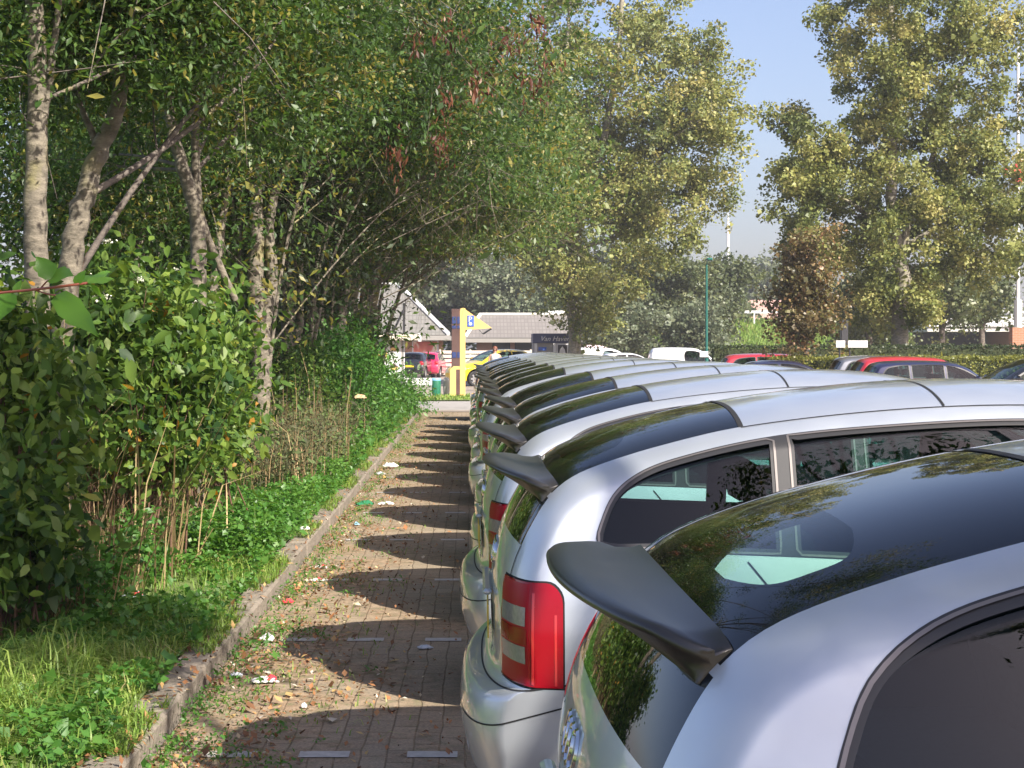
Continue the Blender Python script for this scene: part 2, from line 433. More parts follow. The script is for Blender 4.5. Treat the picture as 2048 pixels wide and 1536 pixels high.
def split_win(P, cuts, gap):
    """cut a dense closed outline (x,z) at the x positions; pieces are kept gap apart"""
    out = []; b = [-9] + list(cuts) + [99]
    for i in range(len(b) - 1):
        lo = b[i] + gap/2; hi = b[i+1] - gap/2; Q = []
        n = len(P)
        for k in range(n):                            # Sutherland-Hodgman on the two vertical lines
            Q.append(P[k])
        for (lim, sgn) in ((lo, 1), (hi, -1)):
            R_ = []
            for k in range(len(Q)):
                a, c = Q[k-1], Q[k]; ia = sgn*(a[0]-lim) >= 0; ic = sgn*(c[0]-lim) >= 0
                if ia != ic:
                    t = (lim - a[0]) / (c[0] - a[0]); R_.append(a + (c - a) * t)
                if ic: R_.append(c)
            Q = R_
        if len(Q) > 2: out.append(np.array(Q))
    return out

MATS = {}
def init_mats():
    M = MATS
    M['silver'] = carpaint("silver_paint", (0.60, 0.635, 0.67), .68, .40)
    M['rubber'] = pmat("tyre_rubber", (.018, .018, .019), .75, var=.2)
    M['alloy'] = pmat("wheel_alloy", (.6, .61, .62), .3, .9)
    M['inner'] = pmat("interior_dark", (.014, .021, .025), .8)
    M['seat'] = pmat("seat_cloth", (.03, .035, .042), .9, var=.3, vscale=60)
    M['gloss'] = pmat("black_glass", (.006, .007, .008), .02, 0, .6)
    M['glass'] = glassmat("window_glass", (.40, .56, .54))
    M['dglass'] = glassmat("rear_window_glass", (.48, .64, .55))
    M['frame'] = pmat("window_rubber", (.03, .03, .032), .35)
    M['trimgrey'] = pmat("satin_trim", (.22, .2, .19), .35, .6)
    M['spoil'] = pmat("spoiler_black", (.022, .020, .017), .32, 0, .8, .0, var=.25, vscale=14, bump=.03, bscale=500)
    M['seam'] = pmat("panel_gap", (.012, .012, .013), .8)
    M['red'] = pmat("lamp_red", (.27, .002, .010), .15, 0, .35, .15)
    M['red2'] = pmat("lamp_deep_red", (.36, .003, .014), .35, 0, .2, .0)
    M['redb'] = pmat("lamp_light_red", (.48, .02, .025), .12, 0, .5, 1.0)
    M['clear'] = pmat("lamp_clear", (.34, .30, .29), .25, .3, .4, .2, var=.35, vscale=70)
    M['chrome'] = pmat("badge_chrome", (.75, .76, .78), .08, 1.0)
    M['plate'] = pmat("yellow_plate", (.75, .5, .03), .4)
init_mats()

SIL_A2 = [(.16,.20),(.05,.28),(.0,.40),(-.005,.52),(.012,.585),(.05,.605),(.092,.625),(.10,.68),(.098,.80),(.105,.92),(.13,1.03),(.175,1.13),(.235,1.225),
          (.31,1.295),(.45,1.36),(.66,1.422),(.90,1.474),(1.2,1.518),(1.5,1.545),(1.78,1.552),(2.0,1.54),(2.25,1.495),(2.5,1.40),(2.8,1.235),(3.05,1.08),(3.2,.99),
          (3.4,.90),(3.6,.78),(3.74,.64),(3.81,.50),(3.82,.38),(3.77,.27),(3.62,.20),(3.2,.185),(2.2,.185),(1.2,.185),(.6,.185)]
def D_a2(c):
    x, z = c
    if z < .25: return .06
    if x > 3.0: return .30 if z < 1 else .22
    if x < .35 and z < .64: return .15
    if x < .35 and z < 1.0: return .125
    if x < .35: return .12
    return .145 if x < 2.2 else .2
WZ = [(.1,.76),(.2,.785),(.3,.81),(.45,.832),(.65,.836),(.8,.828),(.92,.81),(1.0,.785),(1.1,.75),(1.25,.692),(1.4,.632),(1.5,.588),(1.6,.55)]
def build_silver():
    B = Body(SIL_A2, (.80, .735, 3.0, .70), WZ, .12, .17, .9, 2.8, D_a2, 2.6)
    M = dict(MATS); M['seatx'] = (1.15, 1.95)
    win = resample(crspline([(.415,1.065),(.432,1.15),(.475,1.225),(.56,1.283),(.72,1.335),(.96,1.385),(1.3,1.42),(1.75,1.44),(2.1,1.42),(2.4,1.35),(2.72,1.19),(2.93,1.05),(2.86,.995),(2.4,.985),(1.7,1.0),(1.1,1.03),(.6,1.05)], 10), .02)
    pieces = split_win(win, [.985, 1.80], .035)
    regs = []
    uv = lambda z, y: (lambda u: (u, B.vy(u, y)))(B.us(z=z))
    ux = lambda x, y: (lambda u: (u, B.vy(u, y)))(B.us(x=x))
    def strip(a_list, mirror_centre=True):            # outline from (u,y) at outer edge closed along the centre line
        pts = [np.array(p) for p in a_list]; return np.array(pts)
    def centre_region(us_, ys_):                      # dense outline: out along y(u), back along centre v=0
        uu = np.linspace(us_[0], us_[-1], 24); yy = np.interp(uu, us_, ys_)
        e = [(u, B.vy(u, y)) for u, y in zip(uu, yy)]
        lo = [(uu[0], v) for v in np.linspace(0, e[0][1], 12)[:-1]]; hi = [(uu[-1], v) for v in np.linspace(e[-1][1], 0, 12)[1:]]
        return np.array(lo + e + hi)
    u_sp, u_seam = B.us(z=1.235), B.us(x=.885)
    u_r2, u_r3 = B.us(x=1.52), B.us(x=2.13)
    u_low0, u_low1 = B.us(z=1.075), B.us(z=1.228)
    regs.append(('rear_glass', centre_region([u_sp, (u_sp+u_seam)/2, u_seam-.35], [.565, .545, .53])))
    iu = np.linspace(B.us(x=.33), B.us(x=.53), 20); e = []
    for k, u in enumerate(iu):
        t = k / 19; y = .45 * (1 - abs(2*t-1)**4*.3); e.append((u, B.vy(u, y)))
    lo = [(iu[0], v) for v in np.linspace(0, e[0][1], 10)[:-1]]; hi = [(iu[-1], v) for v in np.linspace(e[-1][1], 0, 10)[1:]]
    regs.append(('rear_clear', np.array(lo + e + hi)))
    regs.append(('roof_glass', centre_region([u_seam+.35, u_r2-.01], [.53, .53])))
    regs.append(('roof_glass_b', centre_region([u_r2+.01, u_r3], [.53, .53])))
    regs.append(('rear_lower_glass', centre_region([u_low0, u_low1], [.60, .575])))
    u_w0, u_w1 = B.us(x=2.2), B.us(x=3.02)
    regs.append(('windscreen', centre_region([u_w0, u_w1], [.54, .66])))
    regs.append(('window_frame', B.inv(win)))
    for k, P in enumerate(pieces):
        P = resample(P, .02); regs.append(('glass%d' % k, B.inv(resample(offset_poly(P, .02), .02))))
    # tail lamp wraps the corner: z is height, b runs from the rear face (0) round to the flank (1)
    z0, z1, xs_, yr = .645, .952, .312, .535
    def lpt(z, b):
        u = B.us(z=z); xr_ = B.S(np.array([u]), np.array([B.vy(u, yr)]))[0][0]
        return B.inv([(xr_ + .002 + (xs_ - xr_) * b ** 1.7, z)])[0]
    def lpoly(za, zb, ba, bb, rc=0.0):
        P = [lpt(za, ba + (bb-ba)*t) for t in np.linspace(0, 1, 14)]
        P += [lpt(za + (zb-za)*t, bb) for t in np.linspace(0, 1, 12)[1:-1] if rc == 0 or za + (zb-za)*t < zb - rc]
        if rc:
            for t in np.linspace(0, math.pi/2, 7): P.append(lpt(zb - rc + rc*math.sin(t), bb - rc*3.2*(1-math.cos(t))))
            bb2 = bb - rc*3.2
        else: bb2 = bb
        P += [lpt(zb, bb2 + (ba-bb2)*t) for t in np.linspace(0, 1, 12)]
        P += [lpt(zb + (za-zb)*t, ba) for t in np.linspace(0, 1, 12)[1:-1]]
        return np.array(P)
    regs.append(('tail_seam', lpoly(z0-.006, z1+.006, .02, 1.0, .06)))
    regs.append(('tail_light', lpoly(z0, z1, .05, .985, .06)))
    regs.append(('lamp_deep', lpoly(z0+.004, z1-.006, .07, .60)))
    regs.append(('lamp_clear', lpoly(.822, .878, .10, .56))); regs.append(('lamp_clear', lpoly(.71, .762, .10, .56)))
    regs.append(('lamp_bright', lpoly(.768, .815, .07, .58)))
    regs.append(('lamp_edge', lpoly(z0+.006, z1-.03, .64, .67))); regs.append(('lamp_edge', lpoly(z0+.006, .86, .90, .925)))
    # headlamps
    S_ = B.inv([(3.35, .78), (3.45, .60), (3.62, .56)]); uu0, uu1 = B.us(z=.80, rear=False), B.us(z=.60, rear=False)
    regs.append(('headlight', dense(np.vstack([S_, [(uu1, B.vy(uu1, .45)), (uu0, B.vy(uu0, .45))]]), 4)))
    for cx in (.70, 3.105): regs.append(('arch', arch_poly(B, cx, .30, .335, .215)))
    parts = build_shell(B, regs)
    root = empty("silver_hatchback", (0, 0, 0), "tmp", "car", "silver hatchbacks in the parked row")
    car_common(root, parts, B, M, M['silver'])
    add("hatch_glass", shellmesh("hatch_glass", both(parts['rear_glass']), M['gloss']), root)
    cl = add("clear_pane", shellmesh("clear_pane", both(parts['rear_clear']), M['dglass']), root)
    add("roof_panel", shellmesh("roof_panel", both(join([parts['roof_glass'], parts['roof_glass_b']])), M['silver']), root)
    add("lower_rear_glass", shellmesh("lower_rear_glass", both(parts['rear_lower_glass']), M['gloss']), root)
    add("windscreen", shellmesh("windscreen", both(parts['windscreen']), M['glass']), root)
    for side, fn in ((1, lambda p: p), (-1, mir)):
        fr = add("window_frame", shellmesh("window_frame", fn(parts['window_frame']), M['frame'], .002), root)
        for k in range(3):
            add("side_window", shellmesh("side_window", fn(parts['glass%d' % k]), M['glass'], -.003), fr)
        tl = add("tail_light", shellmesh("tail_light", fn(parts['tail_light']), M['red'], .004), root)
        add("lens", shellmesh("lens", fn(parts['lamp_deep']), M['red2'], .004), tl)
        add("lens", shellmesh("lens", fn(parts['lamp_clear']), M['clear'], .005), tl)
        add("lens", shellmesh("lens", fn(parts['lamp_bright']), M['red'], .005), tl)
        add("lens_rib", shellmesh("lens_rib", fn(parts['lamp_edge']), M['redb'], .005), tl)
        add("lamp_surround", shellmesh("lamp_surround", fn(parts['tail_seam']), M['seam'], -.002), tl)
        add("headlight", shellmesh("headlight", fn(parts['headlight']), M['clear'], .002), root)
    # shut lines
    rb = []
    def line_xz(P, w=.006): rb.append(ribbon(B, B.inv(resample_open(P, .03)), w, .0015))
    def resample_open(P, st):
        P = np.array(P, float); Lc_ = np.r_[0, np.cumsum(np.linalg.norm(np.diff(P, axis=0), axis=1))]
        t = np.linspace(0, Lc_[-1], max(3, int(Lc_[-1] / st))); return np.stack([np.interp(t, Lc_, P[:, 0]), np.interp(t, Lc_, P[:, 1])], 1)
    for P in ([(1.80, .97), (1.80, .76)], [(1.80, .70), (1.78, .27)], [(2.93, 1.03), (2.98, .80)], [(2.98, .68), (2.9, .45), (2.8, .27)],
              [(.86, 1.02), (.99, .86), (1.06, .76)], [(1.07, .69), (1.08, .50), (1.15, .27)], [(1.15, .265), (2.8, .265)]): line_xz(P)
    ub = B.us(z=.612)                                  # bumper top seam round the tail
    vv = np.linspace(0, 1.35, 40); rb.append(ribbon(B, [(ub + max(0, v-1)*0, v) for v in vv], .006, .0015))
    uc = B.us(z=.50); rb.append(ribbon(B, [(uc, v) for v in np.linspace(0, 1.3, 36)], .005, .0015))
    u_a, u_b = B.us(z=.635), B.us(z=1.07)
    rb.append(ribbon(B, [(u, B.vy(u, .60)) for u in np.linspace(u_b, B.us(z=.96), 10)], .006, .0015))
    rb.append(ribbon(B, [(u_seam, v) for v in np.linspace(0, B.vy(u_seam, .53), 16)], .016, .002))
    rb.append(ribbon(B, [(u, B.vy(u, .535)) for u in np.linspace(u_seam, u_r3, 40)], .006, .0015))
    rb.append(ribbon(B, [(u_r2, v) for v in np.linspace(0, B.vy(u_r2, .53), 16)], .008, .002))
    hood_u = np.linspace(B.us(x=3.05), B.us(z=.70, rear=False), 20)
    rb.append(ribbon(B, [(u, B.vy(u, .60 - .1 * k / 19)) for k, u in enumerate(hood_u)], .006, .0015))
    add("panel_gap", shellmesh("panel_gap", both(join(rb)), M['seam']), root)
    # satin strip framing the door glass (lighter than the rubber)
    for P in pieces[:3]:
        Q = resample(offset_poly(resample(P, .02), .006), .03); Q = np.vstack([Q, Q[:1]]); rt = ribbon(B, B.inv(Q), .007, .0045)
        for fn in (lambda p: p, mir): add("window_trim", shellmesh("window_trim", fn(rt), M['trimgrey']), root)
    # spoiler: a thin blade whose underside runs back to the glass
    m = MB(); HW = .556; ys = np.sin(np.linspace(-math.pi/2, math.pi/2, 61)) * HW; sec = []
    uH, uL, uB = B.us(z=1.243), B.us(z=1.208), B.us(z=1.257)
    for y in ys:
        q = min(1, abs(y) / HW); e = math.sqrt(max(0, 1 - q ** 2.3)); ay = abs(y)
        S1 = lambda u: B.S(np.array([u]), np.array([B.vy(u, ay)]))[0]
        h, l, b_ = S1(uH), S1(uL), S1(uB)
        xt = h[0] - .012 - .165 * e; kk = .35 + .65*min(1, 2.2*e); zt = h[2] + .034*kk + .008 * e; t_ = .012
        sec.append([(b_[0]+.016, y, b_[2]-.004), (b_[0]+.006, y, b_[2]+.020*kk), (h[0]-.004, y, h[2]+.028*kk), (h[0]*.6+xt*.4, y, h[2]*.6+zt*.4+.014), (h[0]*.25+xt*.75, y, zt+.002), (xt+.006, y, zt+.001), (xt, y, zt-.004),
                    (xt+.001, y, zt-t_), (xt+.008, y, zt-t_-.004), (xt*.6+l[0]*.4, y, (zt-t_)*.6+l[2]*.4-.004), (xt*.25+l[0]*.75-.004, y, (zt-t_)*.22+l[2]*.78-.004), (l[0]-.006, y, l[2]-.001), (l[0]+.02, y, l[2]-.004), (h[0]+.05, y, h[2]-.02)])
    k = len(sec[0]); V = [p for s_ in sec for p in s_]
    Fq = [(a*k+i, a*k+(i+1)%k, (a+1)*k+(i+1)%k, (a+1)*k+i) for a in range(len(sec)-1) for i in range(k)] + [tuple(range(k)), tuple((len(sec)-1)*k+i for i in range(k))[::-1]]
    m.raw(V, Fq); so = m.build("spoiler", M['spoil'], root, True)
    try: so.data.set_sharp_from_angle(angle=R(62))
    except Exception: pass
    # badge rings, plate, mirrors, handles, wheels, arches
    bd = MB()
    for j in range(4):
        yc = (j - 1.5) * .052; pts = []
        for a in np.linspace(0, 2*np.pi, 21):
            y = yc + .034*math.cos(a); z = .965 + .034*math.sin(a)
            tc_ = B.C[(B.C[:, 0] < .3) & (B.C[:, 1] > .66) & (B.C[:, 1] < 1.15)]; tc_ = tc_[np.argsort(tc_[:, 1])]; x = float(np.interp(z, tc_[:, 1], tc_[:, 0]))
            pts.append((x - .004 + .35*y*y, y, z))
        bd.tube(pts, .006, 6, False)
    bd.build("badge", M['chrome'], root, True)
    pl = MB(); pl.box(-.004, .0, -.26, .26, .0, .11, .0); o = pl.build("number_plate", M['plate'], root); o.location = (.090, 0, .70)
    hl = MB(); hl.box(.07, .10, -.28, .28, .845, .865, .008); hl.build("tailgate_grip", M['silver'], root)
    for s_ in (1, -1):
        mm = MB(); mm.tube([(2.86, s_*.76, 1.03), (2.84, s_*.86, 1.05)], [.03, .03], 8); 
        mm.box(2.76, 2.88, min(s_*.84, s_*1.0), max(s_*.84, s_*1.0), 1.0, 1.14, .04); mm.build("door_mirror", M['silver'], root, True)
        for x in (1.25, 2.02):
            y = B.ym(x, .86)[1]; h = MB(); h.box(x-.02, x+.17, min(s_*(y-.01), s_*(y+.035)), max(s_*(y-.01), s_*(y+.035)), .845, .875, .012); h.build("door_handle", M['silver'], root)
    for cx in (.70, 3.105):
        for s_ in (1, -1):
            wheel(root, (cx, s_*.72, .292), .292, s_, M)
            aw = MB(); a = np.linspace(-.3, np.pi+.3, 18)
            aw.raw([(cx+.345*math.cos(t), s_*yy, .30+.345*math.sin(t)) for yy in (.5, .83) for t in a], [(i, i+1, 19+i, 18+i) for i in range(17)])
            aw.build("wheel_arch", M['seam'], root)
    return root
def children_of(o): return [c for c in bpy.data.objects if c.parent == o]
def copy_thing(o, parent=None, kids=None):
    if kids is None:
        kids = {}
        for c in bpy.data.objects:
            if c.parent: kids.setdefault(c.parent, []).append(c)
    c = o.copy(); COL.objects.link(c)
    if parent: c.parent = parent
    for ch in kids.get(o, []): copy_thing(ch, c, kids)
    return c

# generic car in another shape
def build_car(name, label, cat, sil, win, cuts, paint, wz, W=1.0, spine=(.8,.74,3.3,.70), wheels=(.85, 3.45), r=.31, glassback=None, hood=(3.2, .9), rear_z=(.98, 1.32), tail=(.72, .95), roofw=.5, group=None, seatx=(1.2, 2.2), open_rear=True):
    def D(c):
        x, z = c; L = max(a for a, b in sil)
        if z < .27: return .06
        if x > L - .8: return .28
        if x < .4: return .13
        return .13
    B = Body(sil, spine, wz, .10, .17, .9, spine[2]-.2, D, 2.6, W)
    M = dict(MATS); M['seatx'] = seatx
    w = resample(crspline(win, 10), .025); regs = []
    pcs = split_win(w, cuts, .06)
    def creg(us_, ys_):
        uu = np.linspace(us_[0], us_[-1], 20); yy = np.interp(uu, us_, ys_)
        e = [(u, B.vy(u, y)) for u, y in zip(uu, yy)]
        lo = [(uu[0], v) for v in np.linspace(0, e[0][1], 10)[:-1]]; hi = [(uu[-1], v) for v in np.linspace(e[-1][1], 0, 10)[1:]]
        return np.array(lo + e + hi)
    if open_rear: regs.append(('rear_glass', creg([B.us(z=rear_z[0]), B.us(z=rear_z[1])], [.60*W, .54*W])))
    regs.append(('windscreen', creg([B.us(x=hood[2]), B.us(x=hood[0])], [.52*W, .64*W])))
    for k, P in enumerate(pcs):
        P = resample(P, .025); regs.append(('glass%d' % k, B.inv(P)))
    S_ = B.inv([(.02+.16, tail[0]), (.22, (tail[0]+tail[1])/2), (.20, tail[1])]); u0, u1 = B.us(z=tail[0]), B.us(z=tail[1])
    regs.append(('tail_light', dense(np.vstack([S_, [(u1, B.vy(u1, .60*W)), (u0, B.vy(u0, .58*W))]]), 4)))
    L = B.L0
    S_ = B.inv([(L-.42, .76), (L-.36, .62), (L-.2, .60)]); a, b = B.us(z=.74, rear=False), B.us(z=.60, rear=False)
    regs.append(('headlight', dense(np.vstack([S_, [(b, B.vy(b, .42*W)), (a, B.vy(a, .42*W))]]), 4)))
    for cx in wheels: regs.append(('arch', arch_poly(B, cx, .31, .355, .22)))
    parts = build_shell(B, regs, 3.0)
    root = empty(name, (0, 0, 0), label, cat, group)
    car_common(root, parts, B, M, paint, True, True, xs=(.75, spine[2]))
    if open_rear: add("rear_window", shellmesh("rear_window", both(parts['rear_glass']), M['glass']), root)
    add("windscreen", shellmesh("windscreen", both(parts['windscreen']), M['glass']), root)
    for fn in (lambda p: p, mir):
        for k in range(len(pcs)): add("side_window", shellmesh("side_window", fn(parts['glass%d' % k]), M['glass'], -.003), root)
        add("tail_light", shellmesh("tail_light", fn(parts['tail_light']), M['red'], .003), root)
        add("headlight", shellmesh("headlight", fn(parts['headlight']), M['clear'], .003), root)
    for P in pcs:
        Q = resample(resample(P, .02), .05); Q = np.vstack([Q, Q[:1]]); rt = ribbon(B, B.inv(Q), .03, .003)
        for fn in (lambda p: p, mir): add("window_trim", shellmesh("window_trim", fn(rt), M['frame']), root)
    pl = MB(); x0 = float(np.interp(.6, [0, 1], [0, 0])); u = B.us(z=.66); q = B.S(np.array([u]), np.array([0.0]))[0]
    pl.box(q[0]-.02, q[0]-.01, -.26, .26, .60, .71); pl.build("number_plate", M['plate'], root)
    u = B.us(z=.45, rear=False); q = B.S(np.array([u]), np.array([0.0]))[0]
    pl = MB(); pl.box(q[0]+.005, q[0]+.015, -.26, .26, .40, .51); pl.build("number_plate", M['plate'], root)
    for s_ in (1, -1):
        xm = hood[0] - .3; mm = MB(); y = B.ym(xm-.1, .98)[1]
        mm.box(xm-.1, xm+.02, min(s_*(y-.02), s_*(y+.2)), max(s_*(y-.02), s_*(y+.2)), .96, 1.10, .04); mm.build("door_mirror", paint, root, True)
        for cx in wheels:
            wheel(root, (cx, s_*.73*W, r), r, s_, M)
    return root
# ---------------- ground, paving, kerb ----------------
def sheet(name, x0, x1, y0, y1, z, mat, nx=1, ny=1, zf=None):
    xs = np.linspace(x0, x1, nx+1); ys = np.linspace(y0, y1, ny+1); X, Y = np.meshgrid(xs, ys, indexing='ij')
    Z = np.full_like(X, z) if zf is None else zf(X, Y)
    V = np.stack([X, Y, Z], -1).reshape(-1, 3); i, j = np.meshgrid(np.arange(nx), np.arange(ny), indexing='ij')
    a = (i*(ny+1)+j).ravel(); Fq = np.stack([a, a+ny+1, a+ny+2, a+1], 1)
    return add(name, npmesh(name, V, Fq, mat, nx > 1))
def groundmat():
    m, t, p = nt("ground_soil"); tc = node(t, "ShaderNodeTexCoord")
    n = node(t, "ShaderNodeTexNoise"); n.inputs["Scale"].default_value = .6; n.inputs["Detail"].default_value = 12
    t.links.new(tc.outputs["Object"], n.inputs["Vector"])
    r = ramp(t, [(.35, (.05, .07, .022)), (.5, (.07, .085, .03)), (.65, (.12, .10, .055))], n.outputs[0]); t.links.new(r.outputs[0], p.inputs["Base Color"])
    p.inputs["Roughness"].default_value = 1; return m
def pavermat():
    m, t, p = nt("brick_paving"); tc = node(t, "ShaderNodeTexCoord"); L = t.links
    mp = node(t, "ShaderNodeMapping"); mp.inputs["Rotation"].default_value = (0, 0, R(90)); L.new(tc.outputs["Object"], mp.inputs[0])
    wn_ = node(t, "ShaderNodeTexNoise"); wn_.inputs["Scale"].default_value = 2.5; wn_.inputs["Detail"].default_value = 3; L.new(tc.outputs["Object"], wn_.inputs["Vector"])
    va = node(t, "ShaderNodeVectorMath", operation='SCALE'); va.inputs["Scale"].default_value = .045; L.new(wn_.outputs["Color"], va.inputs[0])
    ad = node(t, "ShaderNodeVectorMath", operation='ADD'); L.new(mp.outputs[0], ad.inputs[0]); L.new(va.outputs[0], ad.inputs[1])
    br = node(t, "ShaderNodeTexBrick"); br.inputs["Scale"].default_value = 1.0
    br.inputs["Brick Width"].default_value = .21; br.inputs["Row Height"].default_value = .105; br.inputs["Mortar Size"].default_value = .005
    br.inputs["Mortar Smooth"].default_value = .6; br.inputs["Bias"].default_value = 0
    br.inputs["Color1"].default_value = (.315, .26, .19, 1); br.inputs["Color2"].default_value = (.255, .21, .155, 1); br.inputs["Mortar"].default_value = (.15, .115, .075, 1)
    L.new(ad.outputs[0], br.inputs["Vector"])
    # dirt and moss
    n = node(t, "ShaderNodeTexNoise"); n.inputs["Scale"].default_value = 1.6; n.inputs["Detail"].default_value = 12; n.inputs["Roughness"].default_value = .72; L.new(tc.outputs["Object"], n.inputs["Vector"])
    r = ramp(t, [(.40, (0, 0, 0)), (.58, (1, 1, 1))], n.outputs[0])
    sx = node(t, "ShaderNodeSeparateXYZ"); L.new(tc.outputs["Object"], sx.inputs[0])
    mr = node(t, "ShaderNodeMapRange"); mr.inputs[1].default_value = -1.35; mr.inputs[2].default_value = -.35; mr.inputs[2].default_value = .1; mr.inputs[3].default_value = 1.0; mr.inputs[4].default_value = .45; L.new(sx.outputs[0], mr.inputs[0])
    mu = node(t, "ShaderNodeMath", operation='MULTIPLY'); L.new(r.outputs[0], mu.inputs[0]); L.new(mr.outputs[0], mu.inputs[1])
    mx = node(t, "ShaderNodeMix", data_type='RGBA'); L.new(mu.outputs[0], mx.inputs[0]); L.new(br.outputs[0], mx.inputs[6])
    n3 = node(t, "ShaderNodeTexNoise"); n3.inputs["Scale"].default_value = 14; n3.inputs["Detail"].default_value = 8; L.new(tc.outputs["Object"], n3.inputs["Vector"])
    r3 = ramp(t, [(.36, (.12, .12, .04)), (.48, (.24, .16, .095)), (.62, (.36, .26, .17))], n3.outputs[0]); L.new(r3.outputs[0], mx.inputs[7])
    n4 = node(t, "ShaderNodeTexNoise"); n4.inputs["Scale"].default_value = 70; n4.inputs["Detail"].default_value = 6; n4.inputs["Roughness"].default_value = .8; L.new(tc.outputs["Object"], n4.inputs["Vector"])
    r4 = ramp(t, [(.35, (.55, .55, .55)), (.65, (1.25, 1.2, 1.12))], n4.outputs[0]); m4 = node(t, "ShaderNodeMix", data_type='RGBA', blend_type='MULTIPLY'); m4.inputs[0].default_value = 1
    L.new(mx.outputs[2], m4.inputs[6]); L.new(r4.outputs[0], m4.inputs[7]); L.new(m4.outputs[2], p.inputs["Base Color"]); p.inputs["Roughness"].default_value = .9
    bp = node(t, "ShaderNodeBump"); bp.inputs["Strength"].default_value = .6; bp.inputs["Distance"].default_value = .008
    hh = node(t, "ShaderNodeMath", operation='SUBTRACT'); hh.inputs[0].default_value = 1; L.new(br.outputs["Fac"], hh.inputs[1])
    h2 = node(t, "ShaderNodeMath", operation='ADD'); L.new(hh.outputs[0], h2.inputs[0]); L.new(n3.outputs[0], h2.inputs[1])
    L.new(h2.outputs[0], bp.inputs["Height"]); L.new(bp.outputs[0], p.inputs["Normal"])
    return m
M_SOIL = groundmat(); M_PAVE = pavermat()
KX = -1.29
def gz(X, Y): return 0*X - .03
tag(sheet("ground", -400, 400, -60, 900, -.03, M_SOIL), kind="structure")
tag(sheet("brick_paving", KX, 26, -4, 42, 0, M_PAVE), kind="structure")
M_ROAD = pmat("road_asphalt", (.30, .285, .27), .9, var=.25, vscale=2.5, bump=.3, bscale=60)
tag(sheet("road", -60, 60, 43, 50.5, .0, M_ROAD), kind="structure")
M_FARPAVE = pmat("far_paving", (.27, .225, .185), .9, var=.3, vscale=1.2, bump=.2, bscale=40)
tag(sheet("far_parking_ground", -60, 60, 55.5, 104, .0, M_FARPAVE), kind="structure")
tag(sheet("parking_aisle", 26, 60, -4, 42, .0, M_FARPAVE), kind="structure")
M_GRASSG = pmat("grass_ground", (.10, .14, .035), 1, var=.5, vscale=6, bump=.6, bscale=20)
tag(sheet("roadside_verge", -60, 60, 50.5, 55.5, .03, M_GRASSG), kind="structure")
tag(sheet("lane_end_verge", KX, 60, 42, 43, .012, M_FARPAVE), kind="structure")
rng = np.random.default_rng(7)
def vz(X, Y): return .115 + .03*np.sin(X*1.7+Y*.6)*np.sin(Y*.9) + np.clip(-(X+2.2), 0, 6)*.05
tag(sheet("grass_verge", -40, KX-.16, -4, 43, .11, M_GRASSG, 80, 120, vz), kind="structure")
M_CONC = pmat("kerb_concrete", (.20, .17, .135), .95, var=.4, vscale=5, bump=.8, bscale=30)
kb = MB(); y = -3.0; k = 0
while y < 43:
    r1, r2, r3 = rng.normal(0, .012), rng.normal(0, .006), rng.normal(0, .008)
    kb.box(KX-.17+r1, KX+r1, y+.006, y+.994, -.05, .105+r2, .016); y += 1.0
kb.build("kerb", M_CONC)["kind"] = "structure"
M_MARK = pmat("white_marking", (.40, .38, .35), .85, var=.45, vscale=20)
mk = MB()
for Y in (6.66, 9.28, 11.67, 14.1, 16.4, 18.7, 20.9, 23.1, 25.4, 27.8, 30.0, 32.2, 34.6, 37.0):
    for x0 in (-1.08, -.70, -.26, .2, .65, 1.1, 1.55, 2.0, 2.45, 2.9, 3.35):
        mk.raw([(x0, Y-.05, .004), (x0+.205, Y-.05, .004), (x0+.205, Y+.05, .004), (x0, Y+.05, .004)], [(0, 1, 2, 3)])
o = mk.build("road_marking", M_MARK); o["kind"] = "structure"
